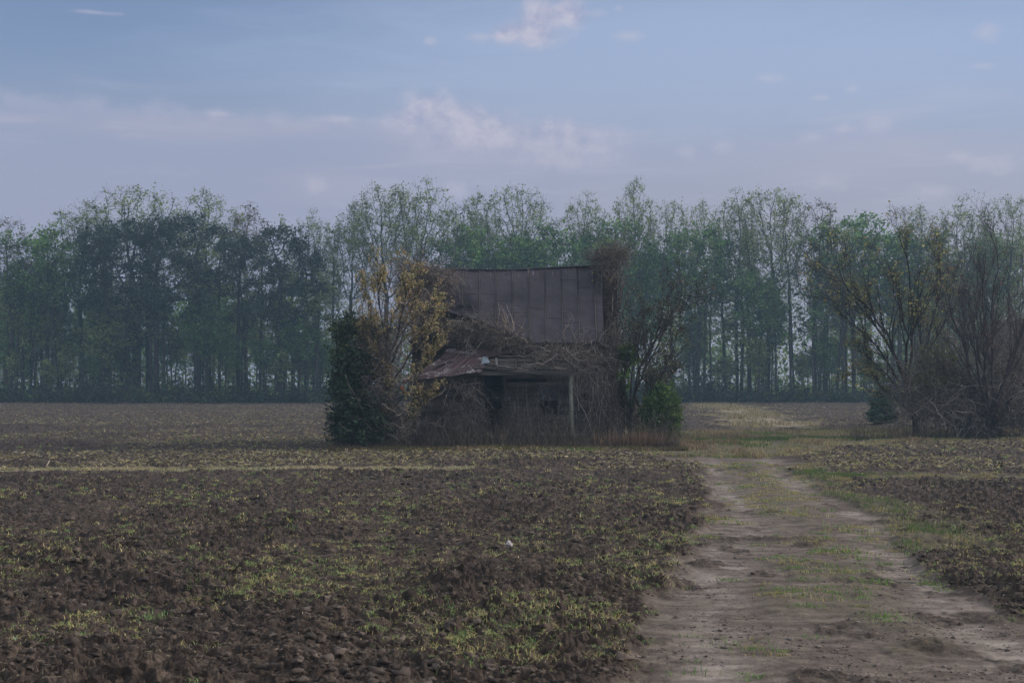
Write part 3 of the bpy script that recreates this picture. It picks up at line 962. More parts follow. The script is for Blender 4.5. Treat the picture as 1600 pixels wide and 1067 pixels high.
WOOD = [
    # kind, x, top, Y, width, label
    ('bud0', 18, 338, 172, 1.0, 'brownish budding tree with a rounded crown at the far left edge of the wood'),
    ('full0', 72, 352, 171, 1.0, 'pale green rounded tree just right of the brownish tree at the left edge'),
    ('airy0', 128, 318, 177, 1.0, 'light green tree on the left shoulder of the tallest left-hand crown'),
    ('airy1', 212, 290, 180, 1.25, 'tallest pale green crown rising over the dark pines at left'),
    ('pine0', 165, 345, 170, 0.95, 'dark pine below the left side of the tallest pale crown, leftmost of the pines'),
    ('pine1', 200, 332, 173, 1.0, 'dark dense pine directly under the tallest pale green crown at left'),
    ('pine2', 245, 330, 170, 0.95, 'dark straight pine left of the dip between the two pale left-hand crowns'),
    ('pine3', 308, 330, 169, 1.15, 'broad flat topped dark pine with the thickest straight trunk of the left-hand wood'),
    ('airy2', 325, 302, 179, 1.2, 'yellowish green domed crown behind the broad flat topped pine'),
    ('bud1', 385, 320, 178, 1.05, 'small yellowish brown crown right of the domed crown behind the pines'),
    ('pine0', 372, 372, 171, 0.85, 'shorter dark pine in the gap right of the broad flat topped pine'),
    ('pine1', 436, 345, 169, 1.1, 'dark bushy pine near the right end of the left-hand pine stand'),
    ('pine2', 478, 375, 171, 0.8, 'small dark pine closing the right end of the pine stand'),
    ('pole0', 436, 335, 176, 1.0, 'thin bare topped tree poking up behind the bushy right-hand pine'),
    ('airy0', 490, 331, 174, 0.72, 'narrow airy tree between the pine stand and the big forked tree left of the roof'),
    ('pole1', 520, 345, 172, 1.0, 'thin twiggy tree in front of the sky gap left of the farmhouse shrubs'),
    ('airy2', 552, 322, 172, 0.8, 'airy tree standing left of the big twin crowned tree'),
    ('airy1', 606, 286, 171, 0.95, 'left half of the big twin crowned airy tree above the yellow leaved shrub'),
    ('airy0', 660, 284, 170, 1.0, 'right half of the big twin crowned airy tree, above the viny roof end'),
    ('pole2', 718, 322, 172, 1.1, 'thin pale tree in the notch just right of the twin crowned tree'),
    ('airy2', 745, 308, 173, 0.85, 'airy tree above the left part of the metal roof'),
    ('airy1', 806, 290, 174, 0.95, 'tall domed airy tree above the middle of the metal roof'),
    ('full1', 730, 352, 170, 0.85, 'dense green tree low over the left end of the metal roof'),
    ('full2', 800, 358, 169, 0.95, 'dense green tree low over the middle of the metal roof'),
    ('full0', 872, 345, 170, 1.0, 'dense green tree low over the right part of the metal roof'),
    ('airy0', 915, 304, 174, 0.8, 'airy rounded tree left of the tall narrow spire behind the vine topped chimney'),
    ('airy2', 990, 284, 172, 0.62, 'tall narrow spire of a tree just right of the vine topped chimney'),
    ('full1', 962, 342, 171, 0.9, 'bright green leafy tree directly behind the vine topped chimney'),
    ('full2', 1010, 375, 169, 0.7, 'lower green tree between the chimney and the leaning shrub tree'),
    ('airy1', 1050, 312, 174, 0.7, 'spiky topped airy tree above the shrub tree right of the house'),
    ('full0', 1090, 350, 171, 0.95, 'rounded green crown left of the tall pair over the track'),
    ('airy2', 1100, 318, 178, 0.7, 'thin airy crown sticking out above the rounded green crown'),
    ('airy0', 1152, 298, 172, 0.72, 'left tree of the tall group over the far end of the track'),
    ('airy1', 1200, 293, 171, 0.95, 'tallest fan shaped tree over the far end of the track'),
    ('pole1', 1236, 296, 170, 1.0, 'tall straight slender tree on the right flank of the fan shaped tree'),
    ('full2', 1185, 420, 168, 0.95, 'fresh light green understorey tree over the grassy lane'),
    ('bud0', 1272, 310, 172, 0.85, 'greyish barely leafing tree with a thick trunk right of the fan shaped tree'),
    ('pole0', 1292, 330, 174, 1.1, 'slender leafless looking tree beside the thick greyish trunk'),
    ('full1', 1335, 332, 172, 1.0, 'rounded green crown above the yellow budded tree at right'),
    ('bud1', 1318, 400, 169, 0.9, 'double trunked brownish tree behind the reach of the yellow budded tree'),
    ('full0', 1395, 352, 173, 0.9, 'lower green crown in the dip before the right-hand trees rise'),
    ('airy2', 1440, 326, 172, 0.85, 'airy tree on the left flank of the right-hand rise'),
    ('airy0', 1505, 312, 171, 0.9, 'airy tall tree behind the bare many stemmed tree'),
    ('airy1', 1580, 306, 170, 0.85, 'tall spiky airy tree at the right edge of the photo'),
    ('full2', 1545, 360, 174, 0.9, 'green crown low behind the bare many stemmed tree'),
    ('pole2', 1470, 340, 170, 1.0, 'thin pole tree between the airy trees at right'),
]
for k, x, top, Y, ws, lb in WOOD:
    plant(k, x, top, Y, ws, lb)
# saplings along the edge of the wood
xs = np.concatenate([rng.uniform(-6, 515, 30), rng.uniform(1062, 1370, 20), rng.uniform(1385, 1600, 8)])
for i, x in enumerate(xs):
    x = x + rng.uniform(-7, 7)
    plant('sap%d' % rng.integers(0, 3), x, 560 - 130 * rng.random() ** 2, 166.5 + rng.uniform(0, 7), rng.uniform(0.8, 1.25),
          'slim sapling with few leaves in the row along the shady foot of the wood',
          'saplings along the foot of the wood', 'sapling')
xs = np.concatenate([rng.uniform(0, 530, 36), rng.uniform(1060, 1600, 36)])
for i, x in enumerate(xs):
    x = x + rng.uniform(-8, 8)
    plant('pole%d' % rng.integers(0, 3), x, rng.uniform(350, 450), 168 + rng.uniform(0, 16), rng.uniform(0.8, 2.0),
          'thin straight trunk with a sparse top, one of many inside the wood',
          'thin straight trunks inside the wood', 'tree')

for x, top, k in ((48, 500, 0), (92, 478, 1), (178, 520, 2), (262, 505, 0), (322, 470, 1), (352, 515, 2), (415, 525, 0), (468, 505, 1), (505, 530, 2), (1078, 530, 1), (1262, 545, 1), (1345, 530, 2), (140, 545, 0), (1190, 550, 0)):
    plant('full%d' % k, x, top, rng.uniform(168, 178), rng.uniform(0.8, 1.1), 'low leafy understorey tree filling the space between the trunks of the wood', 'understorey trees of the wood', 'tree')

# deeper part of the wood: one mass
bag = Bag(); bagL = Bag()
kinds = ['airy0', 'full1', 'pole0', 'airy2', 'full2', 'pole1', 'bud1', 'pole2', 'full0', 'sap1']
for i in range(150):
    band = 0 if i < 50 else (1 if i < 122 else 2)
    px = rng.uniform(-150, 1750)
    if band == 0:
        K = KIN[kinds[i % len(kinds)]]; Y = rng.uniform(190, 250)
        s = rng.uniform(0.62, 0.9) * (22 if px < 480 or px > 1080 else 20) / K['H']
    elif band == 1:
        K = KIN[('full0', 'full1', 'full2', 'sap1', 'airy1')[i % 5]]; Y = rng.uniform(180, 215)
        s = rng.uniform(4, 11) / K['H']
    else:
        K = KIN[('full0', 'full1', 'full2', 'pine0', 'pine2')[i % 5]] if px < 560 else KIN[('full0', 'full1', 'full2', 'airy0', 'bud1')[i % 5]]
        Y = rng.uniform(178, 195); s = rng.uniform(13, 18.5) / K['H']
    a = rng.uniform(0, 6.28); ca, sa = math.cos(a), math.sin(a)
    Rm = np.array([[ca, -sa, 0], [sa, ca, 0], [0, 0, 1]]) * s
    off = np.array([(px - 800) / F * Y, Y, -0.2])
    V_, Q_, T_, C_ = K['tb'].arrays()
    sel = np.arange(len(Q_)) < int(len(Q_) * 0.4)
    q = Q_[sel]; mx_ = q.max() + 1
    bag.add(V_[:mx_] @ Rm.T + off, q, None, C_[:mx_])
    V_, Q_, T_, C_ = K['cb'].arrays()
    n4 = int(len(V_) * (0.22 if band != 1 else 0.4)) // 4 * 4
    sub = rng.permutation(len(V_) // 4)[: n4 // 4]
    vv = V_.reshape(-1, 4, 3)[sub]; cc = C_.reshape(-1, 4, 3)[sub]
    cen = vv.mean(1, keepdims=True); vv = cen + (vv - cen) * 1.65
    bagL.add(vv.reshape(-1, 3) @ Rm.T + off, np.arange(len(sub) * 4).reshape(-1, 4), None, cc.reshape(-1, 3) * 1.1)  # leaf colour lightened to stand in for mist deeper in the wood
V1, Q1, _, C1 = bag.arrays(); V2, Q2, _, C2 = bagL.arrays()
me = mesh_np('distant_woods', np.concatenate([V1, V2]), np.concatenate([Q1, Q2 + len(V1)]), None, np.concatenate([C1, C2]),
             poly_mat=np.concatenate([np.zeros(len(Q1)), np.ones(len(Q2))]))
tag(obj('distant_woods', me, [M['bark'], M['leaf']]), kind='stuff')
# brush along the foot of the wood
bag = Bag()
n = 7000
X = rng.uniform(-72, 72, n); Y = 166 + np.abs(rng.normal(0, 5, n)) - 7 * sstep(0.5, 0.85, fbm(X / 7, X * 0, 171, 2)) * rng.random(n)
hh = (0.5 + 2.0 * rng.random(n) ** 1.5) * (0.3 + 2.6 * fbm(X / 4.0, Y / 6, 173, 3) ** 2.0 + 1.4 * sstep(.6, .75, vnoise(X / 7.0, Y * 0, 175)))
B = np.stack([X, Y, np.zeros(n)], 1)
D = rand_dir(rng, n) * 0.5; D[:, 2] = 1.0
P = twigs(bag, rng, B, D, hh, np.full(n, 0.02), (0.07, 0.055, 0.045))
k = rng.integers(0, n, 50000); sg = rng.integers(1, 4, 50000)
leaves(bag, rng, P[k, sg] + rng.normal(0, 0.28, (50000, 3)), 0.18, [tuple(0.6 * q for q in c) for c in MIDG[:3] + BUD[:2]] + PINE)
# shrubby saplings' leaf layer hanging inside the wood
n = 100000
X = rng.uniform(-90, 90, n); Y = rng.uniform(174, 235, n); z = 0.3 + 9.5 * rng.random(n) ** 2.0
keep = fbm(X / 2.6, z / 1.6 + Y / 5, 181, 3) > 0.49
leaves(bag, rng, np.stack([X, Y, z], 1)[keep], 0.28, MIDG + LIGHTG)
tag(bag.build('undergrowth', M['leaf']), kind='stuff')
print('wood', round(time.time() - T0, 1))
# --------------------------------------------------------------------------
# the derelict farmhouse
# --------------------------------------------------------------------------
rng = np.random.default_rng(77)
HL = np.array([-0.2, 58.0, 0.0])
house = empty('farmhouse', HL)
tag(house, 'derelict wooden farmhouse with a torn rusty metal roof and a collapsing front porch', 'house')


def hpart(bag, name, mat, smooth=False, label=None, parent=None):
    o = bag.build(name, mat, house if parent is None else parent, smooth)
    if parent is None: o.location = tuple(-HL)
    if label: o['label'] = label
    return o


XL, XR, YF, YB = -4.05, 3.52, 57.6, 63.2
GREY = np.array([(0.135, 0.121, 0.107), (0.17, 0.152, 0.136), (0.10, 0.091, 0.082), (0.20, 0.18, 0.158)])
DOOR = (-1.13, -0.34, 0.35, 2.95)
WIN = (1.12, 1.86, 1.22, 2.52)

wb = Bag()
z = 0.3
while z < 4.15:
    hh = 0.165
    zc = z + hh / 2
    if zc < 2.95: spans = [(XL, DOOR[0])]
    else: spans = [(XL, 2.66)]
    if zc < 2.95:
        if WIN[2] < zc < WIN[3]: spans += [(DOOR[1], WIN[0]), (WIN[1], 2.66)]
        else: spans += [(DOOR[1], 2.66)]
    for a, b_ in spans:
        xs = [a]
        while b_ - xs[-1] > 2.6: xs.append(xs[-1] + rng.uniform(1.2, 2.4))
        xs.append(b_)
        for x0, x1 in zip(xs[:-1], xs[1:]):
            if rng.random() < 0.06: continue
            wb.box(((x0 + x1) / 2, YF + rng.normal(0, 0.006), zc + rng.normal(0, 0.006)), (x1 - x0 - 0.006, 0.028, hh + 0.02),
                   (0.10, rng.normal(0, 0.004), 0), GREY[rng.integers(0, 4)] * rng.uniform(0.75, 1.15))
    z += hh
# the exposed log corner right of the porch
z = 0.22
while z < 4.1:
    hh = rng.uniform(0.24, 0.3)
    wb.box((3.09, YF + rng.normal(0, 0.01), z + hh / 2), (0.86, 0.14, hh - 0.045), (0, rng.normal(0, 0.01), 0), GREY[rng.integers(0, 4)] * rng.uniform(0.8, 1.2))
    wb.box((3.09, YF + 0.035, z + hh), (0.84, 0.10, 0.06), (0, rng.normal(0, 0.008), 0), np.array((0.19, 0.175, 0.155)) * rng.uniform(0.7, 1.1))
    z += hh
for x in (2.66, XR):
    wb.box((x, YF - 0.012, 2.2), (0.10, 0.12, 3.95), (0, rng.normal(0, 0.01), 0), (0.14, 0.125, 0.11))
# side walls with their gables, back wall, inner lining
for x in (XL, XR):
    z = 0.3
    while z < 7.25:
        y0, y1 = YF + 0.03, YB - 0.03
        if z > 4.1:
            k = (z + 0.17 - 4.1) / 3.25
            y0 = 57.35 + 3.4 * k; y1 = 63.85 - 3.4 * k
        if y1 - y0 > 0.1:
            wb.box((x, (y0 + y1) / 2, z + 0.085), (0.03, y1 - y0, 0.18), (0, 0.10 if x < 0 else -0.10, 0), GREY[rng.integers(0, 4)] * rng.uniform(0.75, 1.1))
        z += 0.165
z = 0.3
while z < 4.1:
    wb.box((-0.27, YB, z + 0.085), (XR - XL - 0.05, 0.03, 0.18), (-0.1, 0, 0), GREY[rng.integers(0, 4)])
    z += 0.165
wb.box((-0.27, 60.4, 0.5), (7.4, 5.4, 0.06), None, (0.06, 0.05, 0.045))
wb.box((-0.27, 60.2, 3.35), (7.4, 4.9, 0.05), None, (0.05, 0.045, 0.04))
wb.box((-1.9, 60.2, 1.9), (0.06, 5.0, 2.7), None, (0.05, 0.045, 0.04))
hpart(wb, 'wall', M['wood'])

# foundation stones
fb = Bag()
C = np.stack([rng.uniform(XL, XR, 60), YF + rng.normal(0, 0.08, 60), rng.uniform(0.0, 0.25, 60)], 1)
lumps(fb, rng, C, rng.uniform(0.1, 0.2, 60), [(0.16, 0.15, 0.14), (0.2, 0.19, 0.175)])
hpart(fb, 'foundation', M['clod'])

# door frame, window
db = Bag()
db.box((DOOR[0] - 0.05, YF - 0.02, 1.7), (0.11, 0.08, 2.55), None, (0.12, 0.11, 0.10))
db.box((DOOR[1] + 0.05, YF - 0.02, 1.7), (0.11, 0.08, 2.55), None, (0.13, 0.12, 0.105))
db.box(((DOOR[0] + DOOR[1]) / 2, YF - 0.023, 3.02), (1.0, 0.085, 0.13), (0, 0.01, 0), (0.12, 0.11, 0.1))
hpart(db, 'door_frame', M['wood'])
wf = Bag()
wx = (WIN[0] + WIN[1]) / 2; wz = (WIN[2] + WIN[3]) / 2
for x in (WIN[0] - 0.045, WIN[1] + 0.045): wf.box((x, YF - 0.025, wz), (0.10, 0.07, 1.42), None, (0.15, 0.14, 0.125))
wf.box((wx, YF - 0.028, WIN[3] + 0.06), (0.96, 0.075, 0.10), None, (0.21, 0.2, 0.18))
wf.box((wx, YF - 0.05, WIN[2] - 0.05), (0.98, 0.12, 0.06), None, (0.15, 0.14, 0.125))
wf.box((wx, YF + 0.0, wz + 0.02), (WIN[1] - WIN[0], 0.04, 0.045), None, (0.13, 0.12, 0.11))
wf.box((wx, YF + 0.002, wz), (0.028, 0.036, 1.25), None, (0.12, 0.11, 0.10))
win = hpart(wf, 'window', M['wood'])
pb = Bag(); pb.box((wx, YF + 0.025, wz + 0.33), (WIN[1] - WIN[0], 0.006, 0.6))
pane = pb.build('pane', M['glass'], win)

# meter box on the log corner
mb = Bag()
mb.box((3.24, YF - 0.15, 1.68), (0.22, 0.12, 0.24), None, (0.1, 0.1, 0.1))
mb.box((3.24, YF - 0.214, 1.79), (0.235, 0.012, 0.02), None, (0.3, 0.3, 0.3))
mb.box((3.35, YF - 0.214, 1.68), (0.016, 0.012, 0.24), None, (0.3, 0.3, 0.3))
mb.box((3.24, YF - 0.12, 2.1), (0.035, 0.035, 0.62), None, (0.12, 0.12, 0.12))
hpart(mb, 'meter_box', M['boxmetal'])

# ---- main roof ----
seams = [-2.07 + 0.68 * k for k in range(-3, 9)]


def tear(u):
    return np.interp(u, [-4.3, -3.4, -2.63, -2.2, -1.85, -1.3, -1.0, -0.65, -0.3, 0.0, 0.4, 0.77, 0.8, 4], [0.52, 0.44, 0.385, 0.34, 0.315, 0.25, 0.225, 0.16, 0.13, 0.075, 0.05, 0.01, -0.1, -0.1])


NRM = np.array([0, -0.69, 0.723])


def roof_pt(u, v, h=0.0):
    ridge = 3.25 + 0.05 * np.sin((u + 4) * 0.38) * 0 - 0.10 * np.exp(-((u + 0.2) / 2.2) ** 2) * v + 0.02 * u * v
    x = u * (1 + 0.02 * v) + 0.03
    return np.stack([x, 57.2 + 3.4 * v - 0.69 * h, 4.22 + ridge * v + 0.72 * h], -1)


uu = np.unique(np.concatenate([np.linspace(-4.28, 3.68, 150)] + [np.array([s - 0.03, s + 0.03]) for s in seams if -4.2 < s < 3.6]))
vv = np.linspace(0, 1, 90)
U, Vv = np.meshgrid(uu, vv)
tv = tear(U) + 0.02 * (vnoise(U * 9, U * 0, 3) - 0.5)
h = 0.10 * (fbm(U * 1.1, Vv * 4.2, 201, 3) - 0.5) + 0.03 * (fbm(U * 4, Vv * 9, 203, 2) - 0.5)
panel = np.floor((U + 2.07) / 0.68)
loc = ((U + 2.07) / 0.68 - panel)
h += 0.020 * np.sin(loc * np.pi) * (_hash(panel, panel * 0, 5) - 0.35)
h += 0.10 * np.exp(-np.clip(Vv - tv, 0, 1) / 0.05) * (tv > -0.02) * (0.3 + vnoise(U * 2.2, U * 0, 7))
h += -0.16 * np.exp(-((U + 2.0) / 0.7) ** 2 - ((Vv - 0.47) / 0.09) ** 2) + 0.08 * np.exp(-((U + 1.55) / 0.4) ** 2 - ((Vv - 0.52) / 0.16) ** 2)
h -= 0.07 * np.exp(-((U + 1.0) / 0.45) ** 2 - ((Vv - 0.30) / 0.06) ** 2)
Pr = roof_pt(U, Vv, h)
idx = np.arange(U.size).reshape(U.shape)
Qr = np.stack([idx[:-1, :-1], idx[:-1, 1:], idx[1:, 1:], idx[1:, :-1]], -1).reshape(-1, 4)
keepq = ((Vv - tv).ravel()[Qr] > 0).all(1)
rb = Bag()
rb.add(Pr.reshape(-1, 3), Qr[keepq])
rb.add(roof_pt(U, Vv, h - 0.014).reshape(-1, 3), Qr[keepq][:, ::-1])
Hf = lambda u, v: np.array([np.interp(u, uu, h[int(round(q * 89))]) for q in np.atleast_1d(v)])
for s in seams:
    if not -4.2 < s < 3.6: continue
    v0 = max(0.0, float(tear(np.array(s)))) + 0.01
    q = np.linspace(v0, 1, 26)
    P = roof_pt(np.full(26, s), q, Hf(s, q) + 0.012)
    rb.add(*tubes(P[None], np.full((1, 26), 0.026), 4))
for s in seams:
    for q in rng.uniform(0.08, 0.85, 2):
        if rng.random() < 0.25: continue
        u0 = np.linspace(s + 0.03, s + 0.65, 8)
        if u0.max() > 3.6 or q < float(tear(np.array(s + .3))) + 0.06: continue
        a = roof_pt(u0, np.full(8, q), np.array([Hf(x, [q])[0] for x in u0]) + 0.014)
        b_ = roof_pt(u0, np.full(8, q + 0.011), np.array([Hf(x, [q + .011])[0] for x in u0]) + 0.004)
        c_ = roof_pt(u0, np.full(8, q - 0.002), np.array([Hf(x, [q])[0] for x in u0]) + 0.001)
        V_ = np.concatenate([c_, a, b_]); i = np.arange(7)
        rb.add(V_, np.concatenate([np.stack([i, i + 1, i + 9, i + 8], 1), np.stack([i + 8, i + 9, i + 17, i + 16], 1)]))
# back slope
U2, V2 = np.meshgrid(np.linspace(-4.28, 3.68, 60), np.linspace(0, 1, 30))
P2 = roof_pt(U2, V2, 0.03 * (fbm(U2, V2 * 4, 205, 2) - 0.5)); P2[..., 1] = 121.2 - P2[..., 1]
idx = np.arange(U2.size).reshape(U2.shape)
Q2 = np.stack([idx[:-1, :-1], idx[1:, :-1], idx[1:, 1:], idx[:-1, 1:]], -1).reshape(-1, 4)
rb.add(P2.reshape(-1, 3), Q2)
# ridge roll and the verge trims
q = np.linspace(-4.28, 3.68, 40)
P = roof_pt(q, np.ones(40), 0.02); P[:, 2] += 0.015
rb.add(*tubes(P[None], np.full((1, 40), 0.045), 6))
roof = hpart(rb, 'roof', M['roof'], True, 'dark purplish rusty metal roof torn away along its lower left')
try:
    bpy.context.view_layer.objects.active = roof
    roof.data.set_sharp_from_angle(angle=math.radians(40))
except Exception as e: print(e)
# rafters and sheathing boards where the metal is gone
sb = Bag()
for u in np.arange(-4.1, 3.6, 0.62):
    sb.beam(roof_pt(np.array(u), np.array(0.0), -0.14), roof_pt(np.array(u), np.array(1.0), -0.14), 0.07, 0.11, (0.06, 0.053, 0.047))
for v in np.arange(0.02, 0.62, 0.052):
    x = -4.2
    while x < 1.4:
        x1 = x + rng.uniform(0.8, 2.2)
        if rng.random() < 0.62:
            sb.beam(roof_pt(np.array(x), np.array(v + rng.normal(0, .006)), -0.06), roof_pt(np.array(min(x1, 1.5)), np.array(v + rng.normal(0, .014)), -0.07 - 0.05 * rng.random()), 0.02, 0.12, GREY[rng.integers(0, 4)] * rng.uniform(0.45, 0.9))
        x = x1 + 0.02
sb.beam((-4.1, 57.33, 4.10), (3.6, 57.33, 4.10), 0.05, 0.17, (0.08, 0.07, 0.062))
hpart(sb, 'roof_frame', M['wood'])

# ---- porch ----
fl = Bag()
for x in np.arange(-4.0, 2.6, 0.16):
    fl.box((x, 56.4, 0.55 + rng.normal(0, 0.008)), (0.15, 2.35, 0.04), (rng.normal(0, 0.01), 0, 0), GREY[rng.integers(0, 4)])
fl.beam((-4.0, 55.3, 0.45), (2.6, 55.3, 0.42), 0.08, 0.16, (0.09, 0.08, 0.07))
hpart(fl, 'porch_floor', M['wood'])
po = Bag()
V_, Q_ = tubes(np.array([[[2.34, 55.36, 0.0], [2.33, 55.36, 0.8], [2.31, 55.36, 1.6], [2.27, 55.38, 3.02]]]), np.full((1, 4), 0.085), 4)
po.add(V_, Q_, None, (0.23, 0.25, 0.215))
hpart(po, 'porch_post', M['wood'], label='leaning pale greenish porch post')
po = Bag()
po.beam((0.02, 55.4, 0.1), (0.10, 55.5, 1.9), 0.07, 0.07, (0.13, 0.12, 0.105))
hpart(po, 'porch_post', M['wood'], label='broken stub of a porch post')
po = Bag()
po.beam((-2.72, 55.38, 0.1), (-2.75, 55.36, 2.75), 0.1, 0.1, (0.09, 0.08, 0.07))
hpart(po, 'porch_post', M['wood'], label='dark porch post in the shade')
pr = Bag()
# front plate, rafters, warped laths
pr.beam((-3.95, 55.22, 2.57), (-1.35, 55.22, 2.98), 0.05, 0.16, (0.13, 0.12, 0.105), 6, 0.03, rng)
pr.beam((-1.4, 55.23, 2.99), (0.7, 55.2, 3.03), 0.06, 0.16, (0.16, 0.146, 0.128), 6, 0.03, rng)
pr.beam((0.62, 55.27, 3.05), (2.66, 55.26, 2.95), 0.06, 0.15, (0.13, 0.118, 0.104), 6, 0.05, rng)
for x in np.arange(-3.6, 2.7, 0.75):
    zf = np.interp(x, [-4, -1.4, 3], [2.6, 3.06, 3.09])
    pr.beam((x, 55.15, zf + 0.07), (x + rng.normal(0, .04), 57.5, 3.72), 0.05, 0.1, (0.08, 0.07, 0.062))
for k in range(15):
    t = k / 14.0
    y = 55.12 + 2.2 * t
    x0 = rng.uniform(-1.6, -1.0) if k < 9 else rng.uniform(-2.6, -1.6)
    zz0 = 3.13 + 0.60 * t + rng.normal(0, 0.02)
    x1 = rng.uniform(1.9, 2.75)
    if k in (3, 8): x1 = rng.uniform(0.4, 1.2)
    pr.beam((x0, y, zz0 + 0.06 * rng.random()), (x1, y + rng.normal(0, 0.06), zz0 - 0.05 + rng.normal(0, 0.07)), 0.10, 0.024, GREY[rng.integers(0, 4)] * rng.uniform(1.2, 2.5), 7, rng.uniform(-0.02, 0.09), rng)
for k in range(5):
    x0 = rng.uniform(-0.9, 0.8)
    pr.beam((x0, 55.06 + rng.uniform(0, .5), 3.2 + rng.uniform(-.02, .1)), (x0 + rng.uniform(1.0, 1.9), 55.1 + rng.uniform(0, .4), 3.12 + rng.uniform(-.05, .12)), 0.1, 0.02, GREY[3] * rng.uniform(1.5, 2.6), 5, 0.03, rng)
pr.beam((-0.58, 55.6, 3.18), (-0.62, 55.7, 3.58), 0.09, 0.02, (0.34, 0.33, 0.31), 1)
hpart(pr, 'porch_roof_frame', M['wood'])


def sheet(bag, A, B, C_, D_, nu, nv, wr, seed, nseam, seamr=0.022):
    A, B, C_, D_ = [np.asarray(q, float) for q in (A, B, C_, D_)]
    u, v = np.meshgrid(np.linspace(0, 1, nu), np.linspace(0, 1, nv))
    P = ((1 - u) * (1 - v))[..., None] * A + (u * (1 - v))[..., None] * B + (u * v)[..., None] * C_ + ((1 - u) * v)[..., None] * D_
    hh = wr * (fbm(u * 6, v * 3, seed, 3) - 0.5) + wr * 0.6 * (fbm(u * 14, v * 5, seed + 2, 2) - 0.5)
    nrm = np.cross(B - A, D_ - A); nrm /= np.linalg.norm(nrm)
    if nrm[2] < 0: nrm = -nrm
    edge = 0.03 * (vnoise(u * 30, u * 0, seed + 5) - 0.5)
    P = P + nrm * hh[..., None]
    P[..., 1] += edge * (v < 0.01)
    ix = np.arange(u.size).reshape(u.shape)
    Q = np.stack([ix[:-1, :-1], ix[:-1, 1:], ix[1:, 1:], ix[1:, :-1]], -1).reshape(-1, 4)
    bag.add(P.reshape(-1, 3), Q); bag.add((P - nrm * 0.012).reshape(-1, 3), Q[:, ::-1])
    for k in range(nseam):
        j = int((k + 0.5) / nseam * (nu - 1))
        bag.add(*tubes((P[:, j] + nrm * 0.008)[None], np.full((1, nv), seamr), 4))
    for row in (0, -1):
        bag.add(*tubes((P[row])[None], np.full((1, nu), 0.009), 4))


pm = Bag()
sheet(pm, W(626, 598, 54.85), W(752, 580, 54.95), W(764, 558, 56.3), W(694, 556, 56.7), 46, 14, 0.07, 301, 8)
sheet(pm, W(660, 584, 55.5), W(705, 562, 55.9), W(712, 549, 57.2), W(668, 575, 56.6), 16, 8, 0.09, 307, 1)
sheet(pm, W(688, 559, 56.4), W(770, 557, 56.5), W(800, 548, 57.3), W(700, 544, 57.4), 26, 8, 0.12, 311, 2)
pmo = hpart(pm, 'porch_roof', M['porchmetal'], True, 'crumpled reddish metal sheets left on the sagging end of the porch roof')
bm_ = Bag()
sheet(bm_, W(752, 569, 55.6), W(766, 566, 55.7), W(760, 557, 56.0), W(753, 558, 56.0), 8, 6, 0.05, 321, 0)
hpart(bm_, 'loose_sheet', M['bluemetal'], True, 'bent pale blue scrap of sheet')

# ---- chimney ----
cb = Bag()
zc = -0.1; k = 0
while zc < 8.0:
    wd = 0.30 if zc < 7.7 else 0.36
    off = rng.normal(0, 0.006)
    cb.box((4.15 + off, 60.35, zc + 0.033), (wd * 2 * (1 + 0.9 * (zc < 2.6)), 0.62 + rng.normal(0, 0.008), 0.066), (0, 0, rng.normal(0, 0.01)), (0.2, 0.1, 0.08))
    zc += 0.076
chim = hpart(cb, 'chimney', M['brick'], label='brick chimney on the gable end, smothered in vines')
print('house', round(time.time() - T0, 1))

# --------------------------------------------------------------------------
# vines, brambles and tall dead weeds
# --------------------------------------------------------------------------
VINE = np.array([(0.17, 0.14, 0.12), (0.23, 0.195, 0.168), (0.10, 0.082, 0.07), (0.33, 0.285, 0.25)])


def walk(rng, S, D, L, k=9, wig=0.35, grav=0.0, pull=None, pk=0.0):
    n = len(S)
    P = np.zeros((n, k, 3)); P[:, 0] = S; d = D.copy()
    st = np.asarray(L) / (k - 1)
    for i in range(1, k):
        d = d + rng.normal(0, wig, (n, 3)); d[:, 2] -= grav
        if pull is not None:
            q = pull - P[:, i - 1]; d = d + pk * q
        d /= np.linalg.norm(d, axis=1, keepdims=True) + 1e-9
        P[:, i] = P[:, i - 1] + d * np.reshape(st, (-1, 1))
    return P


def strands(bag, rng, P, r, dark=1.0, sides=3, taper=0.6, pal=VINE):
    n, k, _ = P.shape
    R = np.reshape(r, (-1, 1)) * (1 - taper * np.linspace(0, 1, k))[None]
    V_, Q_ = tubes(P, np.broadcast_to(R, (n, k)), sides)
    c = pal[rng.integers(0, len(pal), n)] * np.exp(rng.normal(0, 0.2, (n, 1))) * dark
    bag.add(V_, Q_, None, np.repeat(c, k * sides, 0))


def tangle(bag, rng, ells, n, L, r, wig=0.45, grav=0.05, dark=1.0, twig_n=0, pal=VINE, outward=0.0, tl=0.35):
    S = in_ellipsoids(rng, ells, n)
    D = rand_dir(rng, n); D[:, 2] = D[:, 2] * 0.7 + outward
    D /= np.linalg.norm(D, axis=1, keepdims=True)
    P = walk(rng, S, D, L * np.exp(rng.normal(0, 0.4, n)), 9, wig, grav)
    strands(bag, rng, P, r * np.exp(rng.normal(0, 0.35, n)), dark, pal=pal)
    if twig_n:
        i = rng.integers(0, n, twig_n); j = rng.integers(1, 9, twig_n)
        D = rand_dir(rng, twig_n)
        c = pal[rng.integers(0, len(pal), twig_n)] * dark
        twigs(bag, rng, P[i, j], D, tl * (0.3 + rng.random(twig_n)), np.full(twig_n, r * 0.45), c)
    return P


def E(px, py, Y, rx, rz, ry=0.5, w=1.0):
    """ellipsoid measured on the photograph: centre px, py, radii rx, rz in px"""
    c = W(px, py, Y); s = Y / F
    return (c[0], c[1], c[2], rx * s, ry, rz * s, w)


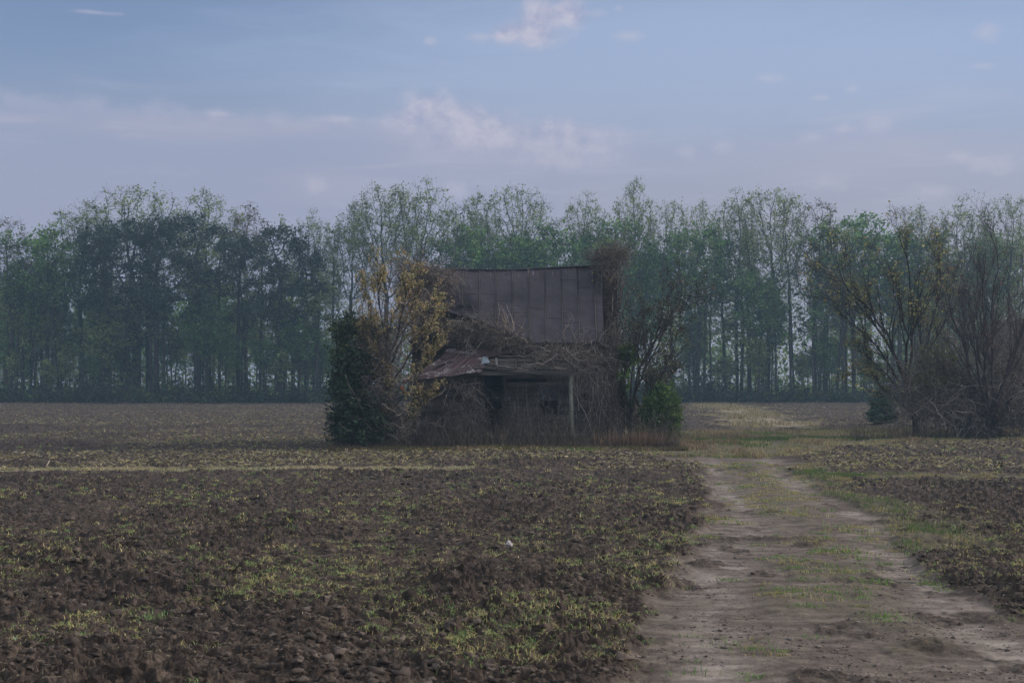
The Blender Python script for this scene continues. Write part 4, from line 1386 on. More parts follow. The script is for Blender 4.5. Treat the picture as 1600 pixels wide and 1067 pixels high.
def vine_thing(name, label, bag, base, cat='vine', group=None, parts=None):
    e = empty(name, base)
    tag(e, label, cat, group)
    o = bag.build('stems', M['vine'], e); o.location = tuple(-np.asarray(base, float))
    for b_, nm, mt in (parts or []):
        q = b_.build(nm, mt, e); q.location = tuple(-np.asarray(base, float)); q['kind'] = 'stuff'
    return e


rng = np.random.default_rng(123)
# on the left end of the roof
b1 = Bag()
tangle(b1, rng, [E(665, 440, 58.9, 48, 26, 0.7, 2), E(640, 425, 59.5, 35, 14, 0.7), E(650, 475, 57.9, 26, 28, 0.6, 1.2)], 680, 1.1, 0.011, 0.5, 0.10, 0.8, 3800)
P = walk(rng, in_ellipsoids(rng, [E(690, 430, 59.4, 20, 14, 0.5)], 60), np.tile([0.9, 0, 0.1], (60, 1)), np.full(60, 1.2), 9, 0.3, 0.12)
strands(b1, rng, P, np.full(60, 0.008), 1.1)
vine_thing('vine_tangle', 'dark bare vine tangle heaped over the left end of the farmhouse roof', b1, (-3.6, 58.9, 4.5))
# on the chimney
b1 = Bag()
n = 130
a = rng.random(n) * 6.28
S = np.stack([4.13 + 0.36 * np.cos(a), 60.3 + 0.45 * np.sin(a), rng.uniform(0, 5.5, n)], 1)
P = walk(rng, S, np.tile([0, 0, 1.0], (n, 1)), rng.uniform(1.5, 3.2, n), 10, 0.42, -0.25, pull=np.array([4.13, 60.25, 8.0]) * np.ones((n, 3)), pk=0.05)
strands(b1, rng, P, 0.015 * np.exp(rng.normal(0, 0.5, n)), 0.62, 4, 0.3)
i = rng.integers(0, n, 4200); j = rng.integers(1, 10, 4200)
D = rand_dir(rng, 4200)
twigs(b1, rng, P[i, j], D, 0.1 + 0.32 * rng.random(4200), np.full(4200, 0.006), VINE[rng.integers(0, 4, 4200)] * 0.65)
tangle(b1, rng, [E(952, 402, 60.1, 28, 5, 0.6, 1.6), E(952, 420, 59.9, 12, 22, 0.4, 0.9), E(968, 396, 60.2, 14, 4, 0.5)], 430, 0.75, 0.010, 0.42, -0.02, 0.8, 2800, outward=0.25, tl=0.45)
P = walk(rng, in_ellipsoids(rng, [E(948, 430, 59.9, 16, 22, 0.4)], 90), np.stack([-np.abs(rng.normal(.8, .3, 90)), rng.normal(-.2, .2, 90), rng.normal(-.1, .4, 90)], 1), rng.uniform(.5, 1.3, 90), 9, 0.35, 0.08)
strands(b1, rng, P[:45], np.full(45, 0.009), 0.9)
l1 = Bag()
leaves(l1, rng, P[rng.integers(0, 90, 60), 5] + rng.normal(0, .3, (60, 3)), 0.07, [(0.2, 0.24, 0.05), (0.3, 0.24, 0.06)])
vine_thing('climbing_vine', 'thick woody vine covering the chimney with a bushy top above the ridge', b1, (4.13, 60.0, 0), parts=[(l1, 'foliage', M['leaf'])])
# old stem by the right front corner
b1 = Bag()
for x, r_, s in ((957, 0.055, 0.05), (949, 0.035, -0.05), (962, 0.03, 0.1)):
    P = np.stack([np.array([W(x + s * 40 * math.sin(k * .9), 705 - k * 20, 57.0)[0], 57.0 + 0.06 * k * 0.5, 0.25 * k * 0 + (0.505 * k)]) for k in range(0, 10)])[None]
    strands(b1, rng, P, [r_ * 0.7], 0.75, 6, 0.35)
    k_ = rng.integers(2, 10, 260)
    twigs(b1, rng, P[0, k_] + rng.normal(0, .12, (260, 3)), rand_dir(rng, 260), 0.15 + 0.4 * rng.random(260), np.full(260, 0.006), VINE[rng.integers(0, 4, 260)])
vine_thing('climbing_vine', 'upright woody vine stems climbing the right front corner of the house', b1, (4.0, 57.0, 0))
# across the porch roof and the wall above
b1 = Bag()
tangle(b1, rng, [E(885, 560, 56.3, 55, 18, 0.7, 2), E(925, 555, 57.1, 30, 26, 0.35, 1.4), E(840, 545, 57.0, 45, 12, 0.4), E(905, 585, 55.6, 34, 12, 0.35, 0.5)], 480, 1.0, 0.010, 0.45, 0.05, 1.05, 2000)
n = 85
S = in_ellipsoids(rng, [E(915, 585, 55.6, 38, 12, 0.3), E(940, 600, 56.6, 18, 30, 0.3)], n)
P = walk(rng, S, np.tile([0, 0, -1.0], (n, 1)), rng.uniform(1.0, 2.7, n), 9, 0.22, 0.1)
strands(b1, rng, P, 0.009 * np.exp(rng.normal(0, 0.4, n)), 0.8)
S = in_ellipsoids(rng, [E(845, 690, 55.1, 50, 8, 0.3), E(800, 690, 55.1, 30, 8, 0.3)], 110)
Pq = walk(rng, S, np.tile([0, 0, 1.0], (110, 1)), rng.uniform(0.8, 2.4, 110), 9, 0.22, -0.06)
strands(b1, rng, Pq, 0.007 * np.exp(rng.normal(0, 0.3, 110)), 0.8)
twigs(b1, rng, Pq[rng.integers(0, 110, 700), rng.integers(2, 9, 700)], rand_dir(rng, 700), 0.1 + 0.3 * rng.random(700), np.full(700, 0.0045), VINE[rng.integers(0, 4, 700)] * 0.8)
i = rng.integers(0, n, 600); j = rng.integers(1, 9, 600)
twigs(b1, rng, P[i, j], rand_dir(rng, 600), 0.1 + 0.35 * rng.random(600), np.full(600, 0.005), VINE[rng.integers(0, 4, 600)] * 1.1)
vine_thing('vine_tangle', 'pale brown bare vines spilling over the right end of the porch roof and its post', b1, (2.5, 56.3, 2.0))
# in the torn roof
b1 = Bag()
tangle(b1, rng, [E(745, 520, 57.0, 50, 14, 0.3, 1.3), E(712, 515, 57.3, 22, 14, 0.3), E(800, 535, 56.9, 40, 9, 0.3)], 420, 0.9, 0.010, 0.5, 0.05, 0.8, 1500)
S = in_ellipsoids(rng, [E(790, 520, 57.0, 26, 6, 0.2)], 26)
P = walk(rng, S, np.stack([rng.normal(0, .5, 26), np.full(26, -.1), np.ones(26)], 1), rng.uniform(.5, 1.3, 26), 8, 0.25, 0.0)
strands(b1, rng, P, np.full(26, 0.012), 1.7)
i = rng.integers(0, 26, 260); j = rng.integers(2, 8, 260)
l1 = Bag()
leaves(l1, rng, P[i, j] + rng.normal(0, .03, (260, 3)), 0.035, [(0.3, 0.22, 0.12), (0.26, 0.22, 0.1), (0.22, 0.16, 0.12)])
vine_thing('vine_tangle', 'vines growing out of the torn lower edge of the metal roof', b1, (-0.8, 57.0, 3.6), parts=[(l1, 'foliage', M['leaf'])])
# curtain under the porch roof
b1 = Bag()
n = 240
S = in_ellipsoids(rng, [E(728, 600, 55.4, 36, 12, 0.35), E(720, 640, 55.3, 40, 30, 0.35)], n)
P = walk(rng, S, np.tile([0, 0, -1.0], (n, 1)), rng.uniform(0.8, 2.2, n), 9, 0.5, 0.06)
P[:, :, 2] = np.maximum(P[:, :, 2], 0.05)
strands(b1, rng, P, 0.008 * np.exp(rng.normal(0, 0.4, n)), 0.85)
i = rng.integers(0, n, 2800); j = rng.integers(1, 9, 2800)
twigs(b1, rng, P[i[:1900], j[:1900]], rand_dir(rng, 1900), 0.1 + 0.4 * rng.random(1900), np.full(1900, 0.005), VINE[rng.integers(0, 4, 1900)] * 0.85)
vine_thing('vine_curtain', 'dark twiggy vines hanging like a curtain under the porch roof left of the doorway', b1, (-1.9, 55.4, 0))
# thicket before the left corner
b1 = Bag()
tangle(b1, rng, [E(598, 600, 54.9, 34, 75, 0.6, 1.5), E(612, 520, 55.3, 40, 40, 0.6), E(620, 665, 54.7, 52, 34, 0.5, 1.3), E(575, 560, 55.0, 20, 45, 0.5, 0.6)], 1150, 1.1, 0.010, 0.4, -0.06, 1.05, 5200, outward=0.5)
l1 = Bag()
sp = in_ellipsoids(rng, [E(605, 580, 54.8, 42, 90, 0.6)], 260)
leaves(l1, rng, sp, 0.06, [(0.3, 0.22, 0.06), (0.35, 0.12, 0.08), (0.1, 0.15, 0.05), (0.22, 0.2, 0.07)])
vine_thing('bramble_thicket', 'tall brown bramble thicket smothering the left front corner of the house', b1, (-4.7, 54.9, 0), 'thicket', parts=[(l1, 'foliage', M['leaf'])])
# thicket round the trees at right
b1 = Bag()
tangle(b1, rng, [E(1450, 640, 66, 55, 38, 1.6, 1.4), E(1520, 640, 66, 60, 42, 1.6, 1.4), E(1590, 640, 66, 60, 45, 1.6, 1.4), E(1480, 580, 68, 55, 45, 1.4, 0.9), E(1570, 580, 69, 60, 45, 1.4), E(1660, 620, 67, 60, 60, 1.6), E(1430, 600, 68, 30, 50, 1)], 1900, 1.8, 0.012, 0.35, 0.0, 0.9, 7500, outward=0.5, tl=0.6)
tangle(b1, rng, [E(1530, 640, 64.6, 90, 40, 0.4), E(1590, 620, 64.6, 40, 30, 0.4)], 260, 1.8, 0.012, 0.3, 0.06, 1.3, 600, outward=0.3)
tangle(b1, rng, [E(1575, 545, 74, 26, 45, 0.5, 1), E(1600, 590, 74, 40, 40, .5)], 420, 2.2, 0.012, 0.3, 0.0, 0.95, 2200, outward=0.5, tl=0.7)
l1 = Bag()
leaves(l1, rng, in_ellipsoids(rng, [E(1460, 620, 66.5, 50, 45, 1.2), E(1590, 600, 68, 50, 50, 1)], 2600), 0.07, [(0.10, 0.11, 0.045), (0.14, 0.13, 0.05), (0.07, 0.08, 0.035)])
vine_thing('bramble_thicket', 'wide brown bramble thicket under the bare trees at the right edge', b1, (22.0, 66.0, 0), 'thicket', parts=[(l1, 'foliage', M['leaf'])])

# tall dead weeds and seedlings in front of the house
bag = Bag()
n = 5200
X = np.concatenate([rng.uniform(-6.8, 6.4, n), rng.uniform(15.5, 30, 1500)])
Y = np.concatenate([53.9 + np.abs(rng.normal(0, 0.75, n)), 64.2 + np.abs(rng.normal(0, 1.0, 1500))])
dn = fbm(X / 1.2, Y / 1.0, 401, 3)
keep = dn + 0.2 * rng.random(len(X)) > 0.42
X, Y, dn = X[keep], Y[keep], dn[keep]; n = len(X)
hh = (0.25 + 1.15 * rng.random(n) ** 1.7) * (0.5 + dn) * (0.55 + 0.45 * sstep(53.9, 54.9, Y))
B = np.stack([X, Y, gz(X, Y) - 0.03], 1)
D = rand_dir(rng, n) * 0.28; D[:, 2] = 1.0
cc = np.array([(0.17, 0.145, 0.12), (0.21, 0.175, 0.14), (0.13, 0.112, 0.098), (0.25, 0.205, 0.16)])[rng.integers(0, 4, n)] * np.exp(rng.normal(0, 0.4, (n, 1))) * 0.95
P = twigs(bag, rng, B, D, hh, 0.007 + 0.003 * rng.random(n), cc)
m = 9000
i = rng.integers(0, n, m); j = rng.integers(1, 4, m)
D = rand_dir(rng, m); D[:, 2] = np.abs(D[:, 2]) + 0.5; D /= np.linalg.norm(D, axis=1, keepdims=True)
twigs(bag, rng, P[i, j], D, 0.06 + 0.25 * rng.random(m), np.full(m, 0.0045), cc[i])
n = 26000
X = rng.uniform(-7.0, 6.6, n); Y = 53.3 + np.abs(rng.normal(0, 0.65, n))
pal = np.where((fbm(X / 0.9, Y / 0.6, 405, 2) > 0.55)[:, None], np.array(YELLOW)[rng.integers(0, 4, n)] * 0.7, np.array(DEAD)[rng.integers(0, 4, n)])
pal = np.where((rng.random(n) < 0.12)[:, None], np.array(GREEN)[rng.integers(0, 4, n)], pal) * 0.75
blades(bag, rng, X, Y, (0.08 + 0.28 * rng.random(n)) * (0.5 + 0.5 * sstep(53.3, 54.2, Y)), 0.012 + 0.012 * rng.random(n), pal, 0.5)
X = rng.normal(4.75, 0.65, 500); Y = rng.uniform(53.9, 54.9, 500)
blades(bag, rng, X, Y, 0.4 + 0.5 * rng.random(500), 0.012 + 0.01 * rng.random(500), np.array([(0.34, 0.2, 0.12), (0.4, 0.26, 0.15)]), 0.25)
tag(bag.build('tall_weeds', M['grass']), kind='stuff')
print('vines', round(time.time() - T0, 1))

# --------------------------------------------------------------------------
# trees and shrubs standing near
# --------------------------------------------------------------------------
def near_tree(name, label, cat, base, starts, ells, natt, step, r0, tip, bark, pal, nleaf, lsize, twig=0.35, ntw=3, clump=0.12, seed=1, lmat='leaf', up=0.05, kill=None, infl=2.4, leaf_ells=None, aspect=1.6, group=None, jit=0.18):
    rng = np.random.default_rng(seed)
    base = np.asarray(base, float)
    tb = Bag(); TPs = []
    A = in_ellipsoids(rng, ells, natt)
    start = np.array(starts[0], float)
    # resample the hand placed trunk
    def resample(p):
        seg = np.linalg.norm(np.diff(p, axis=0), axis=1); s = np.concatenate([[0], np.cumsum(seg)])
        t = np.linspace(0, s[-1], max(3, int(s[-1] / step) + 1))
        q = np.stack([np.interp(t, s, p[:, k]) for k in range(3)], 1)
        return q + rng.normal(0, step * 0.07, q.shape)
    owner = np.array([np.min([np.linalg.norm(a - np.array(s)[-1]) + 0 for s in [st]]) for a in A for st in starts]).reshape(len(A), -1).argmin(1)
    for si, st in enumerate(starts):
        a = A[owner == si]
        if len(a) < 4: continue
        N, par = colonize(rng, resample(np.array(st, float)), a, step, infl, kill or step * 1.15, up=up, jit=jit, iters=160)
        r = r0 if np.isscalar(r0) else r0[si]
        R, nc = skeleton_mesh(tb, N, par, r, tip, bark)
        thin = np.where(R < tip * 2.4)[0]; thin = thin[thin > 2]
        src = np.repeat(thin, ntw)
        pd = N[src] - N[np.maximum(par[src], 0)]
        D = pd / (np.linalg.norm(pd, axis=1, keepdims=True) + 1e-6) * 0.8 + rand_dir(rng, len(src)) * 0.8
        D[:, 2] += 0.15; D /= np.linalg.norm(D, axis=1, keepdims=True)
        TPs.append(twigs(tb, rng, N[src], D, twig * (0.35 + rng.random(len(src))), np.full(len(src), tip * 0.8), np.asarray(bark) * 1.05))
    TP = np.concatenate(TPs)
    e = empty(name, base); tag(e, label, cat, group)
    t = tb.build('trunk', M['bark'], e, True); t.location = tuple(-base)
    if nleaf:
        cb = Bag()
        k = rng.integers(0, len(TP), nleaf); sg = rng.integers(1, 4, nleaf)
        P = TP[k, sg] + rng.normal(0, clump, (nleaf, 3))
        leaves(cb, rng, P, lsize, pal, aspect)
        if leaf_ells is not None:
            P = in_ellipsoids(rng, leaf_ells[0], leaf_ells[1])
            fb_ = fbm(P[:, 0] * 2.4 + P[:, 1], P[:, 2] * 2.4 - P[:, 1], seed + 3, 2)
            leaves(cb, rng, P[fb_ > 0.44], lsize, pal, aspect)
        c = cb.build('crown', M[lmat], e); c.location = tuple(-base)
    return e


def limb_tree(name, label, cat, base, limbs, tip, bark, pal, nleaf, lsize, n2=16, n3=9, n4=5, spread=0.5, upb=0.2, lf=0.45, wig=0.10, tw=0.45, clump=0.06, seed=1, lmat='leaf', leaf_ells=None, aspect=1.6, group=None, leafed=0.4, ysp=0.35, subset=1.0):
    """main limbs measured on the photograph, then two more orders of branches and twigs grown along them"""
    rng = np.random.default_rng(seed)
    base = np.asarray(base, float); K = 12
    P1 = []; R1 = []
    for pts, r in limbs:
        p = np.array(pts, float)
        seg = np.linalg.norm(np.diff(p, axis=0), axis=1); sacc = np.concatenate([[0], np.cumsum(seg)])
        t = np.linspace(0, sacc[-1], K)
        q = np.stack([np.interp(t, sacc, p[:, k]) for k in range(3)], 1)
        q[1:] += np.cumsum(rng.normal(0, 0.02 * sacc[-1], (K - 1, 3)), 0) * np.array([0.5, 1.4, 0.5])
        q[:, 1] += np.linspace(0, 1, K) ** 1.2 * rng.normal(0, ysp) * sacc[-1] * 0.5
        P1.append(q); R1.append(r * (1 - np.linspace(0, 1, K) * 0.86))
    P1 = np.array(P1); R1 = np.array(R1)
    tb = Bag()
    V_, Q_ = tubes(P1, R1, 6); tb.add(V_, Q_, None, bark)
    def order(P, R, n, lmin, lmax, tmin):
        m = len(P) * n
        i = np.repeat(np.arange(len(P)), n); j = rng.integers(int(K * tmin), K - 1, m)
        tan = P[i, j] - P[i, j - 1]; tan /= np.linalg.norm(tan, axis=1, keepdims=True) + 1e-9
        D = tan * 0.85 + rand_dir(rng, m) * spread; D[:, 2] += upb; D /= np.linalg.norm(D, axis=1, keepdims=True)
        Lp = np.linalg.norm(np.diff(P, axis=1), axis=2).sum(1)[i]
        Lc = Lp * rng.uniform(lmin, lmax, m) * (1 - 0.45 * j / K)
        C = walk(rng, P[i, j], D, Lc, K, wig, -0.02)
        r = np.maximum(R[i, j] * 0.55, tip)
        RR = r[:, None] * (1 - np.linspace(0, 1, K) * 0.7)[None]
        return C, np.maximum(RR, tip * 0.5)
    P2, R2 = order(P1, R1, n2, 0.25, 0.55, 0.25)
    V_, Q_ = tubes(P2, R2, 4); tb.add(V_, Q_, None, bark)
    P3, R3 = order(P2, R2, n3, lf * 0.6, lf * 1.2, 0.2)
    V_, Q_ = tubes(P3[:, ::2], R3[:, ::2], 3); tb.add(V_, Q_, None, bark)
    m = len(P3) * n4
    i = rng.integers(0, len(P3), m); j = rng.integers(2, K, m)
    tan = P3[i, j] - P3[i, j - 1]; tan /= np.linalg.norm(tan, axis=1, keepdims=True) + 1e-9
    D = tan * 0.7 + rand_dir(rng, m) * 0.7; D[:, 2] += upb * 0.6; D /= np.linalg.norm(D, axis=1, keepdims=True)
    TP = twigs(tb, rng, P3[i, j], D, tw * (0.3 + rng.random(m)), np.full(m, tip * 0.75), np.asarray(bark) * 1.1)
    e = empty(name, base); tag(e, label, cat, group)
    t = tb.build('trunk', M['bark'], e, True); t.location = tuple(-base)
    if nleaf:
        cb = Bag()
        ssz = TP[:, -1]
        cand = rng.choice(m, max(20, int(m * leafed)), replace=False)
        k = cand[rng.integers(0, len(cand), nleaf)]; sg = rng.integers(1, 4, nleaf)
        leaves(cb, rng, TP[k, sg] + rng.normal(0, clump, (nleaf, 3)), lsize, pal, aspect)
        if leaf_ells is not None:
            P = in_ellipsoids(rng, leaf_ells[0], leaf_ells[1])
            fb_ = fbm(P[:, 0] * 2.4 + P[:, 1], P[:, 2] * 2.4 - P[:, 1], seed + 3, 2)
            leaves(cb, rng, P[fb_ > 0.46], lsize, pal, aspect)
        c = cb.build('crown', M[lmat], e); c.location = tuple(-base)
    return e


def LP(Y, *pts):
    return [W(x, y, Y) for x, y in pts]


DKB = (0.055, 0.047, 0.042)
limb_tree('yellow_leaved_tree', 'small multi stemmed tree with yellow and orange leaves at the left end of the house', 'tree', W(606, 712, 54.6) * [1, 1, 0],
          [(LP(54.7, (606, 706), (607, 640), (606, 570)), 0.075), (LP(54.7, (606, 580), (590, 520), (575, 470), (565, 445)), 0.05), (LP(54.7, (606, 575), (600, 510), (598, 460), (600, 420)), 0.05),
           (LP(54.7, (607, 570), (615, 510), (622, 455), (628, 408)), 0.05), (LP(54.7, (608, 575), (632, 520), (648, 470), (656, 425)), 0.045), (LP(54.6, (610, 600), (640, 555), (662, 515), (678, 488)), 0.045),
           (LP(54.5, (612, 640), (642, 600), (660, 565), (676, 540)), 0.035), (LP(54.5, (610, 680), (640, 650), (662, 625), (685, 605)), 0.025), (LP(54.7, (605, 600), (585, 560), (572, 520)), 0.035)],
          0.005, DKB, [(0.48, 0.40, 0.17), (0.46, 0.42, 0.21), (0.48, 0.34, 0.19), (0.42, 0.29, 0.21), (0.42, 0.38, 0.18), (0.36, 0.35, 0.18), (0.24, 0.23, 0.1)], 11500, 0.048, 13, 8, 4, 0.42, 0.22, 0.4, 0.09, 0.22, 0.035, 5, leafed=0.65, ysp=0.25)
near_tree('evergreen_shrub', 'dense dark evergreen at the left corner of the house, upper leafy one', 'shrub', W(553, 705, 55.6) * [1, 1, 0],
          [[W(555, 705, 55.6), W(553, 600, 55.6), W(556, 540, 55.6)]],
          [E(556, 528, 55.8, 34, 36, 0.8), E(545, 560, 55.6, 24, 30, 0.7), E(580, 545, 55.9, 26, 40, .7)], 420, 0.15, 0.07, 0.007, DKB,
          [(0.05, 0.085, 0.036), (0.036, 0.062, 0.03), (0.08, 0.115, 0.04), (0.12, 0.15, 0.05)], 8500, 0.065, 0.42, 3, 0.09, 6, 'needle', leaf_ells=([E(556, 528, 55.8, 32, 34, .8)], 1300))
near_tree('cedar_tree', 'dark green bushy cedar spreading to the ground at the left corner of the house', 'tree', W(556, 708, 54.7) * [1, 1, 0],
          [[W(556, 708, 54.7), W(552, 640, 54.7), W(552, 590, 54.7)]],
          [E(550, 590, 54.8, 30, 36, 0.7, 1.2), E(562, 560, 55, 22, 20, .6), E(550, 630, 54.6, 30, 30, 0.7), E(555, 668, 54.6, 40, 36, 0.8, 1.2), E(585, 670, 54.7, 30, 36, 0.6)], 700, 0.15, 0.08, 0.007, DKB,
          [(0.032, 0.06, 0.032), (0.045, 0.085, 0.042), (0.025, 0.045, 0.028), (0.065, 0.10, 0.045)], 15000, 0.055, 0.45, 3, 0.08, 7, 'needle', leaf_ells=([E(550, 592, 54.8, 28, 34, .7), E(556, 665, 54.6, 38, 36, .8)], 2600), aspect=2.4)
limb_tree('leaning_tree', 'dark spindly tree with long branches leaning right beside the chimney end of the house', 'tree', W(985, 702, 56.8) * [1, 1, 0],
          [(LP(56.8, (985, 704), (985, 660), (986, 630)), 0.085), (LP(56.8, (986, 650), (1000, 592), (1028, 535), (1054, 490), (1086, 448)), 0.055), (LP(56.8, (986, 640), (996, 590), (1015, 545), (1040, 505), (1082, 478)), 0.05),
           (LP(56.8, (985, 645), (986, 585), (996, 530), (1008, 485)), 0.045), (LP(57.0, (984, 655), (975, 605), (984, 545), (980, 510)), 0.04), (LP(56.6, (988, 660), (1018, 605), (1042, 560), (1054, 515)), 0.045),
           (LP(56.6, (988, 668), (1020, 628), (1048, 600), (1062, 575)), 0.035), (LP(56.9, (984, 665), (972, 640), (968, 600)), 0.03), (LP(57, (986, 640), (1005, 570), (1022, 520), (1030, 470)), 0.04)],
          0.005, DKB, [(0.06, 0.066, 0.036), (0.085, 0.08, 0.042), (0.05, 0.056, 0.032), (0.12, 0.095, 0.05)], 8500, 0.042, 13, 8, 4, 0.40, 0.15, 0.4, 0.08, 0.28, 0.06, 8, 'needle', leafed=0.45, leaf_ells=([E(1018, 595, 57, 36, 40, 0.8), E(1004, 640, 57, 34, 44, 0.7)], 5500))
near_tree('green_bush', 'bright fresh green leafy bush between the house corner and the leaning tree', 'bush', W(976, 702, 57.6) * [1, 1, 0],
          [[W(976, 702, 57.6), W(976, 600, 57.6), W(980, 575, 57.6)]],
          [E(982, 556, 57.6, 20, 18, 0.4, 1.3), E(976, 590, 57.6, 12, 20, .3, 0.5)], 150, 0.12, 0.03, 0.006, DKB, [(0.14, 0.30, 0.045), (0.19, 0.36, 0.06), (0.10, 0.22, 0.04), (0.25, 0.36, 0.08)], 1900, 0.06, 0.16, 3, 0.06, 9)
near_tree('green_bush', 'large olive green bush at the right end of the farmhouse, reaching down to the grass', 'bush', W(1032, 698, 56.0) * [1, 1, 0],
          [[W(1030, 700, 56), W(1030, 660, 56)], [W(1040, 700, 55.8), W(1046, 665, 55.8)]],
          [E(1032, 640, 56, 34, 36, 0.7, 1.2), E(1045, 665, 55.8, 22, 26, 0.6), E(1015, 672, 56, 22, 26, 0.6), E(1038, 612, 56.2, 18, 16, .5)], 420, 0.13, 0.04, 0.006, DKB, [(0.07, 0.13, 0.04), (0.09, 0.16, 0.048), (0.05, 0.09, 0.034), (0.13, 0.18, 0.055)], 7800, 0.055, 0.22, 3, 0.08, 10, leaf_ells=([E(1034, 645, 56, 32, 38, .7)], 2200))
limb_tree('budded_tree', 'dark spreading tree with yellowish buds reaching left, beside the right-hand thicket', 'tree', W(1432, 682, 69) * [1, 1, 0],
          [(LP(69, (1434, 686), (1426, 645), (1419, 598)), 0.19), (LP(69, (1424, 645), (1388, 617), (1352, 592), (1333, 586)), 0.06), (LP(69, (1420, 628), (1384, 588), (1355, 556), (1338, 545)), 0.06),
           (LP(69, (1420, 615), (1392, 555), (1350, 492), (1300, 445), (1252, 432)), 0.085), (LP(69, (1418, 600), (1392, 525), (1356, 470), (1318, 418)), 0.08), (LP(69, (1418, 598), (1404, 520), (1384, 450), (1356, 396)), 0.075),
           (LP(69, (1419, 600), (1420, 520), (1414, 440), (1398, 380)), 0.08), (LP(69, (1422, 605), (1440, 525), (1452, 450), (1458, 392)), 0.075), (LP(69, (1424, 600), (1455, 535), (1482, 470), (1496, 425)), 0.06), (LP(69, (1424, 625), (1375, 560), (1325, 500), (1275, 468)), 0.07)],
          0.0075, (0.05, 0.042, 0.039), [(0.28, 0.28, 0.09), (0.34, 0.32, 0.10), (0.26, 0.30, 0.10), (0.30, 0.23, 0.10)], 7000, 0.055, 15, 8, 4, 0.45, 0.12, 0.42, 0.08, 0.55, 0.09, 12, leafed=0.4, ysp=0.4)
limb_tree('bare_tree', 'leafless many stemmed tree fanning upward in the thicket at the right edge', 'tree', W(1548, 688, 64.4) * [1, 1, 0],
          [(LP(64.4, (1549, 692), (1547, 670), (1546, 640)), 0.15), (LP(64.4, (1546, 660), (1522, 592), (1490, 530), (1460, 470)), 0.07), (LP(64.4, (1546, 650), (1530, 600), (1510, 520), (1496, 470), (1488, 420)), 0.07),
           (LP(64.4, (1547, 650), (1544, 600), (1540, 500), (1536, 440), (1531, 400)), 0.075), (LP(64.4, (1548, 650), (1553, 600), (1562, 505), (1568, 440), (1573, 390)), 0.075), (LP(64.4, (1549, 655), (1562, 615), (1582, 540), (1600, 480), (1610, 425)), 0.07),
           (LP(64.4, (1552, 672), (1580, 625), (1612, 585), (1645, 545)), 0.06), (LP(64.4, (1546, 668), (1525, 630), (1500, 592), (1472, 575)), 0.05), (LP(64.2, (1548, 655), (1570, 570), (1588, 500), (1592, 440)), 0.06), (LP(64.6, (1547, 655), (1525, 560), (1519, 490), (1514, 440)), 0.055)],
          0.007, (0.072, 0.058, 0.056), [(0.17, 0.12, 0.10), (0.19, 0.14, 0.11)], 2600, 0.045, 15, 8, 4, 0.42, 0.22, 0.42, 0.08, 0.5, 0.08, 13, leafed=0.3, ysp=0.4)
near_tree('cedar_tree', 'small conical young cedar at the left foot of the right-hand thicket', 'tree', W(1378, 664, 84) * [1, 1, 0],
          [[W(1378, 666, 84), W(1378, 640, 84), W(1378, 612, 84)]],
          [E(1378, 650, 84, 24, 12, 0.7, 1), E(1378, 634, 84, 17, 12, 0.55), E(1378, 618, 84, 9, 10, 0.35)], 300, 0.14, 0.05, 0.007, DKB,
          [(0.045, 0.09, 0.05), (0.06, 0.11, 0.055), (0.034, 0.065, 0.04)], 7000, 0.06, 0.25, 3, 0.07, 14, 'needle', aspect=2.4)
near_tree('twiggy_shrub', 'brownish twiggy shrub with sparse olive leaves between the budded tree and the bare tree', 'shrub', W(1470, 690, 65.5) * [1, 1, 0],
          [[W(1470, 690, 65.5), W(1468, 620, 65.5)], [W(1476, 690, 65.3), W(1490, 630, 65.3)]],
          [E(1465, 580, 65.6, 36, 50, 1, 1), E(1495, 610, 65.3, 26, 40, .8)], 420, 0.2, 0.04, 0.007, (0.08, 0.065, 0.055), [(0.13, 0.13, 0.05), (0.16, 0.15, 0.06), (0.09, 0.09, 0.04)], 2600, 0.055, 0.4, 4, 0.12, 15)
print('near trees', round(time.time() - T0, 1))

# --------------------------------------------------------------------------
# the shed behind the right-hand trees, scrap and litter
# --------------------------------------------------------------------------
rng = np.random.default_rng(5)
SB = np.array([28.6, 76.0, 0.0])
shed = empty('shed', SB); tag(shed, 'weathered shed with a purplish grey metal roof, mostly hidden behind the bare tree at right', 'shed')
sw = Bag()
x0, x1, y0, y1 = 26.9, 32.2, 76.0, 80.4
z = 0.2
while z < 4.35:
    for (a, b_) in ((x0, x1),):
        sw.box(((a + b_) / 2, y0, z + 0.11), (b_ - a, 0.03, 0.22), (0.08, 0, 0), GREY[rng.integers(0, 4)] * 0.8)
    sw.box(((x0 + x1) / 2, y1, z + 0.11), (x1 - x0, 0.03, 0.22), None, GREY[rng.integers(0, 4)] * 0.8)
    for x in (x0, x1): sw.box((x, (y0 + y1) / 2, z + 0.11), (0.03, y1 - y0 - 0.05, 0.22), None, GREY[rng.integers(0, 4)] * 0.8)
    z += 0.2
for k in range(8):
    for x in (x0, x1):
        t = k / 8; sw.box((x, 78.2, 4.5 + k * 0.18), (0.03, (y1 - y0) * (1 - t) - 0.02, 0.2), None, GREY[1] * 0.8)
q = sw.build('wall', M['wood'], shed); q.location = tuple(-SB)
sr = Bag()
sheet(sr, (26.6, 75.7, 4.35), (32.5, 75.7, 4.35), (32.5, 78.2, 6.0), (26.6, 78.2, 6.0), 40, 12, 0.05, 501, 13)
sheet(sr, (26.6, 80.7, 4.35), (32.5, 80.7, 4.35), (32.5, 78.2, 6.0), (26.6, 78.2, 6.0), 40, 12, 0.05, 503, 13)
q = sr.build('roof', M['roof'], shed, True); q.location = tuple(-SB)
